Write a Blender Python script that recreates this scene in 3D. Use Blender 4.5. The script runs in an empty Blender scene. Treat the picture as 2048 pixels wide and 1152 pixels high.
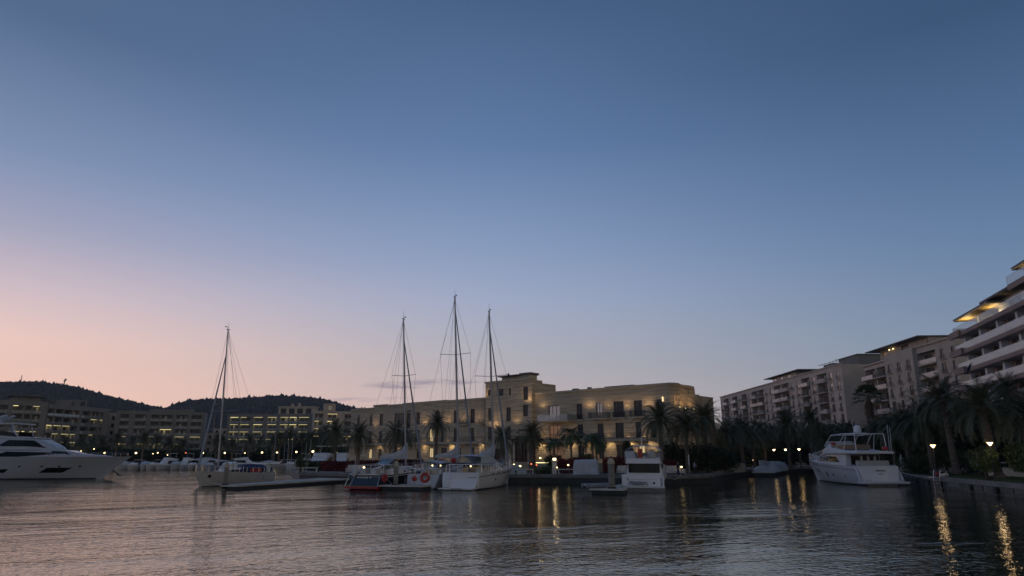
import bpy, math, random
from mathutils import Vector, Matrix
random.seed(7)
R = math.radians
sc = bpy.context.scene
# ------------------------------------------------------------------ camera
F, CX, CY, H = 1365.0, 1024.0, 576.0, 3.5
PITCH = math.atan(335/1365)
cp, sp = math.cos(PITCH), math.sin(PITCH)
cd = bpy.data.cameras.new('camera'); cam = bpy.data.objects.new('camera', cd)
sc.collection.objects.link(cam); sc.camera = cam
cam.location = (0, 0, H); cam.rotation_euler = (R(90)+PITCH, 0, 0)
cd.sensor_width = 36; cd.lens = 36*F/2048; cd.clip_end = 20000; cd.clip_start = .1
# ------------------------------------------------------------------ world: dusk sky
def lin(c):
    c = c/255
    return c/12.92 if c <= .04045 else ((c+.055)/1.055)**2.4
def L3(c, k=1): return tuple(lin(v)*k for v in c)+(1,)
W = bpy.data.worlds.new('World'); sc.world = W; W.use_nodes = True
nt = W.node_tree; N = nt.nodes; K = nt.links
bg = N['Background']; bg.inputs[1].default_value = 1.0
def nd(t, **kw):
    n = N.new(t)
    for k, v in kw.items(): setattr(n, k, v)
    return n
def wm(op, a, b=None, c=None, clamp=False):
    n = nd('ShaderNodeMath', operation=op, use_clamp=clamp)
    for i, v in enumerate((a, b, c)):
        if v is None: continue
        if isinstance(v, (int, float)): n.inputs[i].default_value = v
        else: K.new(v, n.inputs[i])
    return n.outputs[0]
def wramp(fac, stops):
    r = nd('ShaderNodeValToRGB'); r.color_ramp.interpolation = 'B_SPLINE' if len(stops) > 30 else 'EASE' if False else 'LINEAR'
    e = r.color_ramp.elements
    e[0].position, e[0].color = stops[0][0], stops[0][1]
    e[1].position, e[1].color = stops[-1][0], stops[-1][1]
    for p, c in stops[1:-1]:
        x = e.new(p); x.color = c
    K.new(fac, r.inputs[0]); return r.outputs[0]
def wmix(f, a, b, mode='MIX'):
    m = nd('ShaderNodeMix', data_type='RGBA', blend_type=mode)
    if isinstance(f, (int, float)): m.inputs[0].default_value = f
    else: K.new(f, m.inputs[0])
    for s, v in ((6, a), (7, b)):
        if isinstance(v, tuple): m.inputs[s].default_value = v
        else: K.new(v, m.inputs[s])
    return m.outputs[2]
tc = nd('ShaderNodeTexCoord'); sx = nd('ShaderNodeSeparateXYZ'); K.new(tc.outputs['Generated'], sx.inputs[0])
dx, dy, dz = sx.outputs
z0 = wm('MAXIMUM', dz, 0.0)
hl = wm('SQRT', wm('ADD', wm('MULTIPLY', dx, dx), wm('MULTIPLY', dy, dy)))
SAZ = R(-46)
cosd = wm('DIVIDE', wm('ADD', wm('MULTIPLY', dx, math.sin(SAZ)), wm('MULTIPLY', dy, math.cos(SAZ))), wm('MAXIMUM', hl, 1e-4))
dd = wm('MULTIPLY', wm('ARCCOSINE', wm('MINIMUM', wm('MAXIMUM', cosd, -1.0), 1.0)), 180/math.pi)
warm = wramp(z0, [(0, L3((255,200,168))), (.085, L3((252,208,192))), (.135, L3((246,208,198))), (.19, L3((218,196,202))), (.265, L3((170,170,194))), (.35, L3((128,147,182))), (.49, L3((84,108,143))), (1, L3((48,70,105)))])
mid = wramp(z0, [(0, L3((210,184,178))), (.08, L3((194,179,181))), (.14, L3((180,179,188))), (.22, L3((163,174,201))), (.3, L3((138,159,194))), (.43, L3((98,126,168))), (.6, L3((70,97,135))), (1, L3((45,68,102)))])
cool = wramp(z0, [(0, L3((152,156,162))), (.08, L3((142,152,166))), (.14, L3((127,146,170))), (.26, L3((102,130,166))), (.35, L3((84,112,151))), (.5, L3((58,85,120))), (1, L3((40,62,95)))])
back = wramp(z0, [(0, L3((178,164,146))), (.12, L3((196,178,158))), (.3, L3((160,152,142))), (.55, L3((98,104,112))), (1, L3((50,66,86)))])
def mr(v, a, b):
    n = nd('ShaderNodeMapRange', interpolation_type='SMOOTHSTEP'); K.new(v, n.inputs[0])
    n.inputs[1].default_value, n.inputs[2].default_value = a, b
    return n.outputs[0]
col = wmix(mr(dd, 0, 50), warm, mid)
col = wmix(mr(dd, 38, 88), col, cool)
col = wmix(mr(dd, 95, 170), col, back)
# thin dusk cloud streaks low above the roofs
az = wm('MULTIPLY', wm('ARCTAN2', dx, dy), 180/math.pi)
el = wm('MULTIPLY', wm('ARCTAN2', dz, hl), 180/math.pi)
cmb = nd('ShaderNodeCombineXYZ'); K.new(wm('MULTIPLY', az, .45), cmb.inputs[0]); K.new(wm('MULTIPLY', el, 3.2), cmb.inputs[1])
cn = nd('ShaderNodeTexNoise'); cn.inputs['Scale'].default_value = 1.3; cn.inputs['Detail'].default_value = 5; K.new(cmb.outputs[0], cn.inputs[0])
nz = cn.outputs[0]
def streak(a0, e0, wa, we, k, tilt=0.0):
    ea = wm('SUBTRACT', az, a0)
    q1 = wm('POWER', wm('ABSOLUTE', wm('DIVIDE', ea, wa)), 2.0)
    ee = wm('ADD', wm('SUBTRACT', el, e0), wm('MULTIPLY', wm('SUBTRACT', nz, .5), we*1.6))
    ee = wm('SUBTRACT', ee, wm('MULTIPLY', ea, tilt))
    q2 = wm('POWER', wm('ABSOLUTE', wm('DIVIDE', ee, we)), 2.0)
    g = wm('SUBTRACT', 1.0, wm('ADD', q1, q2), clamp=True)
    return wm('MULTIPLY', g, wm('MULTIPLY', mr(nz, .3, .62), k))
def px_ang(px, py):
    xc, yc = (px-CX)/F, (CY-py)/F
    X, Y, Z = xc, cp-yc*sp, sp+yc*cp
    return math.degrees(math.atan2(X, Y)), math.degrees(math.atan2(Z, math.hypot(X, Y)))
m = None
for px, py, wa, we, k, tl in ((790,770,3.0,.34,.8,.03), (880,764,4.0,.30,.75,.02), (705,799,2.4,.22,.5,.02), (790,797,1.8,.2,.3,0), (655,803,1.4,.15,.3,0), (612,652,1.2,.12,.12,0)):
    a_, e_ = px_ang(px, py); s = streak(a_, e_, wa, we, k, tl)
    m = s if m is None else wm('MAXIMUM', m, s)
col = wmix(m, col, L3((140,130,150)))
col = wmix(mr(z0, .0, .3), wmix(1.0, col, (1.16,1.15,1.12,1), 'MULTIPLY'), col)
K.new(col, bg.inputs[0])
sd = bpy.data.lights.new('sun', 'SUN'); sd.energy = .12; sd.angle = R(12); sd.color = (1, .66, .5)
sun = bpy.data.objects.new('sun', sd); sc.collection.objects.link(sun)
sdir = Vector((math.sin(SAZ), math.cos(SAZ), math.tan(R(5)))).normalized()
sun.rotation_euler = sdir.to_track_quat('Z', 'Y').to_euler()
sc.view_settings.view_transform = 'Standard'; sc.view_settings.look = 'None'
sc.view_settings.exposure = 0; sc.view_settings.gamma = 1
cy = sc.cycles; cy.use_denoising = True; cy.max_bounces = 6; cy.diffuse_bounces = 2; cy.glossy_bounces = 4
cy.transparent_max_bounces = 8; cy.sample_clamp_indirect = 4; cy.caustics_reflective = False; cy.caustics_refractive = False
cy.use_light_tree = True
# ------------------------------------------------------------------ pixel -> world helpers
def ray(px, py):
    xc, yc = (px-CX)/F, (CY-py)/F
    return Vector((xc, cp-yc*sp, sp+yc*cp))
def at(px, py, Y):
    r = ray(px, py); return Vector((r.x*Y/r.y, Y, H+r.z*Y/r.y))
def gp(px, py, z=0):
    r = ray(px, py); t = (z-H)/r.z; return Vector((r.x*t, r.y*t, z))
def atx(px, Y, z=H): return (px-CX)/F*(Y*cp+(z-H)*sp)
# ------------------------------------------------------------------ materials
MATS = {}
def pm(name, col, rough=.7, metal=0., var=.18, scale=2., bump=0., spec=.5, emit=None, estr=0., stretch=None, bscale=None, var2=None, coat=0.):
    if name in MATS: return MATS[name]
    m = bpy.data.materials.new(name); m.use_nodes = True; MATS[name] = m
    t = m.node_tree; b = t.nodes['Principled BSDF']
    b.inputs['Roughness'].default_value = rough; b.inputs['Metallic'].default_value = metal
    b.inputs['Specular IOR Level'].default_value = spec; b.inputs['Coat Weight'].default_value = coat
    tcn = t.nodes.new('ShaderNodeTexCoord'); mp = t.nodes.new('ShaderNodeMapping')
    t.links.new(tcn.outputs['Object'], mp.inputs[0])
    if stretch: mp.inputs['Scale'].default_value = stretch
    n = t.nodes.new('ShaderNodeTexNoise'); n.inputs['Scale'].default_value = scale; n.inputs['Detail'].default_value = 6
    t.links.new(mp.outputs[0], n.inputs[0])
    r = t.nodes.new('ShaderNodeValToRGB'); e = r.color_ramp.elements
    e[0].position, e[1].position = .3, .7
    c2 = var2 or tuple(min(1, v*(1+var)) for v in col)
    e[0].color = tuple(v*(1-var) for v in col)+(1,); e[1].color = tuple(c2)+(1,)
    t.links.new(n.outputs[0], r.inputs[0]); t.links.new(r.outputs[0], b.inputs['Base Color'])
    if bump:
        n2 = t.nodes.new('ShaderNodeTexNoise'); n2.inputs['Scale'].default_value = bscale or scale*4; n2.inputs['Detail'].default_value = 5
        t.links.new(mp.outputs[0], n2.inputs[0])
        bp = t.nodes.new('ShaderNodeBump'); bp.inputs['Strength'].default_value = bump; bp.inputs['Distance'].default_value = .05
        t.links.new(n2.outputs[0], bp.inputs['Height']); t.links.new(bp.outputs[0], b.inputs['Normal'])
    if emit:
        b.inputs['Emission Color'].default_value = tuple(emit)+(1,); b.inputs['Emission Strength'].default_value = estr
    return m
M_WHITE = pm('gelcoat_white', (.76,.74,.75), .35, var=.05, scale=.8, coat=.08)
M_CREAM = pm('gelcoat_cream', (.58,.57,.56), .3, var=.06, scale=.8, coat=.2)
M_NAVY = pm('gelcoat_navy', (.012,.016,.03), .15, var=.2, scale=1, coat=.5)
M_BLUEH = pm('gelcoat_blue', (.03,.05,.12), .2, var=.2, scale=1, coat=.4)
M_RED = pm('red_paint', (.42,.03,.03), .4, var=.15)
M_WHITESH = pm('gelcoat_white_shaded', (.44,.47,.53), .3, var=.04, scale=.6, coat=.15)  # white gelcoat with the shade of the averted left yacht mixed into its colour
M_ORANGE = pm('lifebuoy_orange', (.5,.045,.03), .5, var=.1)
M_BLACKG = pm('tinted_glass', (.006,.007,.009), .12, var=.1, spec=.25)
M_DARKST = pm('boot_stripe', (.015,.02,.03), .4)
M_TEAK = pm('teak_deck', (.3,.2,.12), .65, scale=1.5, stretch=(1,8,1), bump=.1)
M_STEEL = pm('stainless', (.6,.6,.62), .25, 1., var=.05)
M_ALU = pm('mast_aluminium', (.36,.37,.4), .4, .5, var=.08)
M_WIRE = pm('rigging_wire', (.16,.16,.18), .45, .4, var=.1)
M_SAIL = pm('sail_cover', (.5,.53,.58), .85, var=.12, scale=2, bump=.3)
M_GENOA = pm('furled_genoa', (.3,.33,.38), .8, var=.15, scale=3)
M_CANVB = pm('navy_canvas', (.015,.025,.09), .85, var=.25, bump=.3)
M_CANVG = pm('boat_cover', (.5,.53,.58), .85, var=.18, scale=1.2, bump=.5)
M_CANVL = pm('light_blue_canvas', (.25,.38,.5), .8, var=.12)
M_RUB = pm('black_rubber', (.02,.02,.02), .8)
M_GREYC = pm('grey_tender', (.22,.24,.27), .6)
M_CONC = pm('concrete', (.2,.19,.18), .9, var=.3, scale=.7, bump=.4, bscale=6)
M_PAVE = pm('quay_paving', (.2,.18,.165), .85, var=.22, scale=.8, bump=.2)
M_PONT = pm('pontoon_decking', (.5,.47,.42), .85, var=.2, scale=.9, stretch=(1,1,1), bump=.2)
M_FLOAT = pm('pontoon_float', (.03,.035,.035), .7)
M_PILE = pm('concrete_pile', (.22,.21,.18), .9, var=.22, scale=1.6, bump=.4)
M_FRAME = pm('window_frame', (.025,.022,.02), .5, var=.1)
M_WOOD = pm('brown_timber', (.09,.045,.03), .6, var=.3, stretch=(1,1,.2), scale=3)
M_ROOFD = pm('roof_edge', (.16,.14,.13), .8)
M_GRASS = pm('lawn', (.035,.06,.015), .9, var=.4, scale=3, bump=.6, bscale=30)
M_LEAF = pm('palm_leaf', (.085,.095,.045), .5, var=.3, scale=.7)
M_LEAF2 = pm('coconut_leaf', (.05,.085,.03), .5, var=.3, scale=.7)
M_DEAD = pm('dry_leaf', (.16,.1,.06), .8, var=.3)
M_TRUNK = pm('palm_trunk', (.15,.115,.085), .9, var=.35, scale=1.5, stretch=(1,1,5), bump=.7, bscale=3)
M_BARK = pm('bark', (.07,.05,.035), .9, var=.3, bump=.5)
M_BUSH = pm('bush_leaf', (.028,.042,.014), .7, var=.45, scale=.6)
M_BUSHL = pm('bush_leaf_light', (.07,.1,.03), .7, var=.4, scale=.6)
M_REDL = pm('red_leaf', (.15,.018,.018), .6, var=.45, scale=.9)
M_FORE = pm('forest', (.028,.034,.03), .9, var=.4, scale=.02)
M_HILL = pm('hillside', (.03,.034,.028), .95, var=.3, scale=.01)
M_FURN = pm('white_furniture', (.5,.48,.46), .6, var=.08)
M_POST = pm('lamp_post', (.04,.04,.04), .5, .3)
M_LAMP = pm('lamp_glow', (.9,.8,.6), .4, emit=(1,.66,.33), estr=13)
M_LAMPL = pm('lawn_lamp_glow', (.9,.8,.6), .4, emit=(1,.66,.33), estr=4.5)
M_LAMPF = pm('lamp_glow_far', (.9,.8,.6), .4, emit=(1,.76,.38), estr=3.6)
M_LAMPR = pm('lamp_glow_red', (.9,.2,.1), .4, emit=(1,.2,.08), estr=1.6)
M_STRIP = pm('ceiling_strip_light', (.9,.8,.5), .4, emit=(1,.85,.4), estr=1.7)
M_STRIPD = pm('ceiling_strip_dim', (.9,.8,.5), .4, emit=(1,.85,.42), estr=.9)
M_LITW = pm('lit_window', (.5,.4,.25), .3, emit=(1,.74,.36), estr=.55, var=.3, scale=1)
M_LITD = pm('dim_lit_window', (.3,.2,.15), .3, emit=(1,.5,.25), estr=.09, var=.3, scale=1)
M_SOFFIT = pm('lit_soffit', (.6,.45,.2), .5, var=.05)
M_SCONCE = pm('sconce_glow', (.9,.8,.6), .4, emit=(1,.75,.4), estr=1.3)
M_CURT = pm('pale_curtain', (.5,.46,.4), .9, var=.2, scale=4, stretch=(3,1,.3))
def glass_mat(name, col, gl, rough=.05, bump=.0, trans=0.):
    m = bpy.data.materials.new(name); m.use_nodes = True; t = m.node_tree; b = t.nodes['Principled BSDF']
    b.inputs['Roughness'].default_value = .5; b.inputs['Base Color'].default_value = tuple(col)+(1,)
    g = t.nodes.new('ShaderNodeBsdfGlossy'); g.inputs['Roughness'].default_value = rough; g.inputs['Color'].default_value = (.9,.9,.95,1)
    fr = t.nodes.new('ShaderNodeFresnel'); fr.inputs[0].default_value = gl
    tcn = t.nodes.new('ShaderNodeTexCoord'); n = t.nodes.new('ShaderNodeTexNoise'); n.inputs['Scale'].default_value = .45
    t.links.new(tcn.outputs['Object'], n.inputs[0]); bp = t.nodes.new('ShaderNodeBump'); bp.inputs['Strength'].default_value = bump; bp.inputs['Distance'].default_value = .2
    t.links.new(n.outputs[0], bp.inputs['Height']); t.links.new(bp.outputs[0], g.inputs['Normal'])
    mx = t.nodes.new('ShaderNodeMixShader'); t.links.new(fr.outputs[0], mx.inputs[0]); t.links.new(b.outputs[0], mx.inputs[1]); t.links.new(g.outputs[0], mx.inputs[2])
    if trans:
        tr = t.nodes.new('ShaderNodeBsdfTransparent'); tr.inputs[0].default_value = (.85,.88,.88,1); m2 = t.nodes.new('ShaderNodeMixShader'); m2.inputs[0].default_value = trans
        t.links.new(mx.outputs[0], m2.inputs[1]); t.links.new(tr.outputs[0], m2.inputs[2]); mx = m2
    t.links.new(mx.outputs[0], t.nodes['Material Output'].inputs[0]); MATS[name] = m; return m
M_GLASS = glass_mat('window_glass', (.008,.009,.01), 1.26, .04, .15)
M_GLASSR = glass_mat('reflective_window_glass', (.02,.02,.02), 3.2, .05, .4)
M_RAILG = glass_mat('railing_glass', (.4,.42,.43), 1.6, .08, 0., .65)
M_RAILW = glass_mat('frosted_railing', (.5,.47,.44), 1.5, .2, 0., .4)
def stone_mat(name, col, bands=1.6):
    m = bpy.data.materials.new(name); m.use_nodes = True; t = m.node_tree; b = t.nodes['Principled BSDF']; b.inputs['Roughness'].default_value = .85
    tcn = t.nodes.new('ShaderNodeTexCoord'); mp = t.nodes.new('ShaderNodeMapping'); mp.inputs['Scale'].default_value = (.12,.12,bands)
    t.links.new(tcn.outputs['Object'], mp.inputs[0])
    n = t.nodes.new('ShaderNodeTexNoise'); n.inputs['Scale'].default_value = 2.2; n.inputs['Detail'].default_value = 7; t.links.new(mp.outputs[0], n.inputs[0])
    r = t.nodes.new('ShaderNodeValToRGB'); e = r.color_ramp.elements; e[0].position, e[1].position = .3, .72
    e[0].color = (col[0]*.62, col[1]*.6, col[2]*.6, 1); e[1].color = (col[0]*1.25, col[1]*1.22, col[2]*1.2, 1)
    t.links.new(n.outputs[0], r.inputs[0])
    br = t.nodes.new('ShaderNodeTexBrick'); br.inputs['Scale'].default_value = 1; br.inputs['Brick Width'].default_value = 1.2; br.inputs['Row Height'].default_value = .4; br.inputs['Mortar Size'].default_value = .018
    br.inputs['Color1'].default_value = (1,1,1,1); br.inputs['Color2'].default_value = (.86,.86,.88,1); br.inputs['Mortar'].default_value = (.5,.5,.5,1)
    mp2 = t.nodes.new('ShaderNodeMapping'); mp2.inputs['Rotation'].default_value = (R(90),0,0); t.links.new(tcn.outputs['Object'], mp2.inputs[0]); t.links.new(mp2.outputs[0], br.inputs[0])
    mx = t.nodes.new('ShaderNodeMix'); mx.data_type = 'RGBA'; mx.blend_type = 'MULTIPLY'; mx.inputs[0].default_value = .8
    t.links.new(r.outputs[0], mx.inputs[6]); t.links.new(br.outputs[0], mx.inputs[7]); t.links.new(mx.outputs[2], b.inputs['Base Color'])
    bp = t.nodes.new('ShaderNodeBump'); bp.inputs['Strength'].default_value = .4; bp.inputs['Distance'].default_value = .03; t.links.new(br.outputs[1], bp.inputs['Height']); t.links.new(bp.outputs[0], b.inputs['Normal'])
    MATS[name] = m; return m
M_STONE = stone_mat('banded_travertine', (.62,.5,.345))
M_STONEP = pm('smooth_limestone', (.48,.41,.31), .85, var=.12, scale=1, stretch=(.3,.3,2))
M_REND = pm('beige_render', (.5,.42,.34), .9, var=.12, scale=.5, bump=.1)
M_RENDP = pm('pink_grey_render', (.56,.46,.38), .9, var=.12, scale=.4, bump=.1)
M_RENDD = pm('recessed_wall', (.2,.175,.14), .9, var=.12, scale=.5)
M_WHITER = pm('white_render', (.74,.73,.74), .9, var=.1, scale=.5)
M_FASC = pm('brown_fascia', (.3,.225,.195), .85, var=.1, scale=.5)
M_GREYR = pm('grey_render', (.2,.195,.185), .9, var=.12, scale=.4)
def water_mat():
    m = bpy.data.materials.new('harbour_water'); m.use_nodes = True; t = m.node_tree; b = t.nodes['Principled BSDF']
    b.inputs['Specular Tint'].default_value = (1,.96,.85,1); b.inputs['Base Color'].default_value = (.006,.02,.018,1); b.inputs['Roughness'].default_value = .02; b.inputs['IOR'].default_value = 1.6
    g = t.nodes.new('ShaderNodeNewGeometry')
    def noise(along, across, rot, det, rough=.5, dist=0., seed=0.):
        """wavelets: metres along the crest, metres across, crest direction in degrees from +X"""
        mp = t.nodes.new('ShaderNodeMapping'); mp.vector_type = 'TEXTURE'; mp.inputs['Scale'].default_value = (along, across, 1); mp.inputs['Rotation'].default_value = (0,0,R(rot)); mp.inputs['Location'].default_value = (seed, seed*.7, 0)
        t.links.new(g.outputs['Position'], mp.inputs[0])
        n = t.nodes.new('ShaderNodeTexNoise'); n.inputs['Scale'].default_value = 1; n.inputs['Detail'].default_value = det; n.inputs['Roughness'].default_value = rough; n.inputs['Distortion'].default_value = dist
        t.links.new(mp.outputs[0], n.inputs[0]); return n.outputs[0]
    def mt(op, a, b_, c=None):
        n = t.nodes.new('ShaderNodeMath'); n.operation = op
        for i, v in enumerate((a, b_, c)):
            if v is None: continue
            if isinstance(v, (int, float)): n.inputs[i].default_value = v
            else: t.links.new(v, n.inputs[i])
        return n.outputs[0]
    def mrg(v, a, b_, c, d):
        n = t.nodes.new('ShaderNodeMapRange'); n.interpolation_type = 'SMOOTHSTEP'; t.links.new(v, n.inputs[0])
        for k, q in enumerate((a, b_, c, d)): n.inputs[k+1].default_value = q
        return n.outputs[0]
    fine = noise(.36, .3, 30, 2, .55, .2)
    chop = noise(1.2, .6, 42, 3, .55, .5, 3.)
    wake = noise(3.6, 1.3, 22, 3, .5, .8, 9.)
    swell = noise(14, 4.5, 48, 2, .5, .4, 5.)
    gust = mrg(noise(26, 11, 30, 2, .5, .6, 2.), .4, .62, .15, 1.2)
    gust2 = mrg(noise(30, 12, 15, 2, .5, .6, 20.), .42, .6, .1, 1.0)
    h = mt('ADD', mt('MULTIPLY', fine, .024), mt('MULTIPLY', mt('MULTIPLY', chop, .045), gust))
    h = mt('ADD', h, mt('MULTIPLY', mt('MULTIPLY', wake, .08), gust2))
    h = mt('ADD', h, mt('MULTIPLY', swell, .06))
    bp = t.nodes.new('ShaderNodeBump'); bp.inputs['Strength'].default_value = 1; bp.inputs['Distance'].default_value = WAVE
    t.links.new(h, bp.inputs['Height']); t.links.new(bp.outputs[0], b.inputs['Normal'])
    gl = t.nodes.new('ShaderNodeBsdfGlossy'); gl.inputs['Roughness'].default_value = .03; gl.inputs['Color'].default_value = (1,.965,.88,1); t.links.new(bp.outputs[0], gl.inputs['Normal'])
    fr = t.nodes.new('ShaderNodeFresnel'); fr.inputs[0].default_value = 1.6; t.links.new(bp.outputs[0], fr.inputs['Normal'])
    b.inputs['Specular IOR Level'].default_value = 0; mx = t.nodes.new('ShaderNodeMixShader'); t.links.new(fr.outputs[0], mx.inputs[0]); t.links.new(b.outputs[0], mx.inputs[1]); t.links.new(gl.outputs[0], mx.inputs[2]); t.links.new(mx.outputs[0], t.nodes['Material Output'].inputs[0])
    MATS['harbour_water'] = m; return m
WAVE = .8
M_WATER = water_mat()
# ------------------------------------------------------------------ mesh builder
class MB:
    def __init__(s): s.v, s.f = [], []
    def add(s, vs, fs):
        o = len(s.v); s.v += [tuple(p) for p in vs]; s.f += [tuple(i+o for i in f) for f in fs]; return s
    def box(s, x0, x1, y0, y1, z0, z1):
        return s.add([(x0,y0,z0),(x1,y0,z0),(x1,y1,z0),(x0,y1,z0),(x0,y0,z1),(x1,y0,z1),(x1,y1,z1),(x0,y1,z1)],
                     [(0,3,2,1),(4,5,6,7),(0,1,5,4),(1,2,6,5),(2,3,7,6),(3,0,4,7)])
    def bar(s, a, b, w, h=None):
        a, b = Vector(a), Vector(b); t = (b-a).normalized(); h = h or w
        sd_ = t.cross(Vector((0,0,1)))
        if sd_.length < .01: sd_ = Vector((1,0,0))
        sd_.normalize(); u = sd_.cross(t); sd_ *= w/2; u *= h/2
        return s.add([a-sd_-u,a+sd_-u,a+sd_+u,a-sd_+u,b-sd_-u,b+sd_-u,b+sd_+u,b-sd_+u],
                     [(0,1,2,3),(7,6,5,4),(0,4,5,1),(1,5,6,2),(2,6,7,3),(3,7,4,0)])
    def poly(s, pts): return s.add(pts, [tuple(range(len(pts)))])
    def prism(s, xy, z0, z1):
        n = len(xy); a = sum(xy[i][0]*xy[(i+1)%n][1]-xy[(i+1)%n][0]*xy[i][1] for i in range(n))
        if a < 0: xy = xy[::-1]
        return s.add([(x,y,z0) for x,y in xy]+[(x,y,z1) for x,y in xy],
                     [tuple(range(n))[::-1], tuple(range(n,2*n))]+[(i,(i+1)%n,(i+1)%n+n,i+n) for i in range(n)])
    def loft(s, rings, caps=True, closed=True):
        n = len(rings[0]); vs = [p for r in rings for p in r]; fs = []
        for i in range(len(rings)-1):
            for j in range(n if closed else n-1):
                k = (j+1) % n; fs.append((i*n+j, i*n+k, (i+1)*n+k, (i+1)*n+j))
        if caps: fs += [tuple(range(n))[::-1], tuple(range((len(rings)-1)*n, len(rings)*n))]
        return s.add(vs, fs)
    def tube(s, pts, r, n=6, caps=True):
        pts = [Vector(p) for p in pts]; rs = r if isinstance(r, (list, tuple)) else [r]*len(pts); rings = []
        ref = Vector((0,0,1)) if abs((pts[-1]-pts[0]).normalized().z) < .9 else Vector((1,0,0))
        for i, p in enumerate(pts):
            t = (pts[min(i+1,len(pts)-1)]-pts[max(i-1,0)]).normalized(); a = t.cross(ref).normalized(); b = t.cross(a)
            rings.append([p+(a*math.cos(2*math.pi*k/n)+b*math.sin(2*math.pi*k/n))*rs[i] for k in range(n)])
        return s.loft(rings, caps)
    def lathe(s, prof, n=12, c=(0,0)):
        return s.loft([[(c[0]+r*math.cos(2*math.pi*k/n), c[1]+r*math.sin(2*math.pi*k/n), z) for k in range(n)] for r, z in prof])
    def grid(s, fn, nu, nv):
        vs = [fn(i/nu, j/nv) for i in range(nu+1) for j in range(nv+1)]
        return s.add(vs, [(i*(nv+1)+j, (i+1)*(nv+1)+j, (i+1)*(nv+1)+j+1, i*(nv+1)+j+1) for i in range(nu) for j in range(nv)])
    def blob(s, c, rx, ry, rz, n=8, m=5, jit=.0, z_lo=-1.):
        rings = []
        for j in range(m+1):
            ph = -math.pi/2 + math.pi*j/m
            rings.append([(c[0]+rx*math.cos(ph)*math.cos(2*math.pi*k/n)*(1+random.uniform(-jit,jit)), c[1]+ry*math.cos(ph)*math.sin(2*math.pi*k/n)*(1+random.uniform(-jit,jit)), c[2]+rz*max(math.sin(ph), z_lo)*(1+random.uniform(-jit,jit)*.5)) for k in range(n)])
        return s.loft(rings, False)
    def mesh(s, name, mat, smooth=False):
        me = bpy.data.meshes.new(name); me.from_pydata(s.v, [], s.f); me.materials.append(mat)
        if smooth: me.polygons.foreach_set('use_smooth', [True]*len(me.polygons))
        me.update(); return me
    def build(s, name, mat, parent=None, smooth=False, kind=None, loc=None, label=None):
        o = bpy.data.objects.new(name, s.mesh(name, mat, smooth)); sc.collection.objects.link(o)
        if parent: o.parent = parent
        if kind: o['kind'] = kind
        if loc: o.location = loc
        if label: o['label'] = label
        return o
def build_split(mb, name, mat, parent):
    """one object per connected piece"""
    par = list(range(len(mb.v)))
    def find(i):
        while par[i] != i: par[i] = par[par[i]]; i = par[i]
        return i
    for f in mb.f:
        for q in f[1:]: par[find(q)] = find(f[0])
    gr = {}
    for f in mb.f: gr.setdefault(find(f[0]), []).append(f)
    out = []
    for fs in gr.values():
        ids = sorted({i for f in fs for i in f}); mp = {v: k for k, v in enumerate(ids)}
        m = MB(); m.add([mb.v[i] for i in ids], [tuple(mp[i] for i in f) for f in fs]); out.append(m.build(name, mat, parent))
    return out
def tag(o, label, cat, group=None):
    o['label'] = label; o['category'] = cat
    if group: o['group'] = group
    return o
def thing(name, label, cat, loc=(0,0,0), rz=0., group=None, s=1.):
    o = bpy.data.objects.new(name, None); sc.collection.objects.link(o); o.empty_display_size = .1
    o.location = loc; o.rotation_euler = (0,0,rz); o.scale = (s,s,s) if isinstance(s,(int,float)) else s
    return tag(o, label, cat, group)
def link(name, me, parent=None, loc=None, rz=0, s=None):
    o = bpy.data.objects.new(name, me); sc.collection.objects.link(o)
    if parent: o.parent = parent
    if loc is not None: o.location = loc
    if rz: o.rotation_euler = (0,0,rz)
    if s: o.scale = s if isinstance(s, tuple) else (s,s,s)
    return o
ORD = 'first second third fourth fifth sixth seventh eighth ninth tenth eleventh twelfth thirteenth fourteenth fifteenth sixteenth seventeenth eighteenth nineteenth twentieth'.split()
def lamp_light(parent, loc, power, col=(1,.7,.38), spot=None, radius=.08, dirv=None):
    l = bpy.data.lights.new('bulb', 'SPOT' if spot else 'POINT'); l.energy = power; l.color = col; l.shadow_soft_size = radius
    if spot: l.spot_size = R(spot); l.spot_blend = .8
    o = bpy.data.objects.new('bulb', l); sc.collection.objects.link(o); o.parent = parent; o.location = loc
    if dirv: o.rotation_euler = (-Vector(dirv)).to_track_quat('Z', 'Y').to_euler()
    return o
# ------------------------------------------------------------------ water, land, quays
MB().poly([(-6000,-300,0),(6000,-300,0),(6000,9000,0),(-6000,9000,0)]).build('water', M_WATER, kind='structure')
PIV = []
def P(px, Y): return (atx(px, Y, 1.), Y)
FRONT = [P(600,104), P(660,99), P(700,96), (-10,93.5), (4,91.5), P(1345,86), P(1415,90), P(1445,103), P(1492,124), P(1506,131), P(1552,128), P(1572,147), P(1625,149)]
RIGHTQ = [(62.5,140), (56.5,118), (51.5,92), (46.5,74), (42.5,58), (38,42), (33,22)]
land = [(-60,216), (-50,172), (-40,128)] + FRONT + RIGHTQ + [(160,20), (300,120), (420,500), (420,900), (-60,900)]
MB().prism(land, -1.5, 1.0).build('quay', M_PAVE, kind='structure')
MB().prism([(-420,213),(-61,213),(-61,900),(-700,900),(-700,300)], -1.5, 1.6).build('far_ground', M_CONC, kind='structure')
MB().poly([(-7000,900,.9),(7000,900,.9),(7000,8800,.9),(-7000,8800,.9)]).build('terrain', M_HILL, kind='structure')
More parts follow.
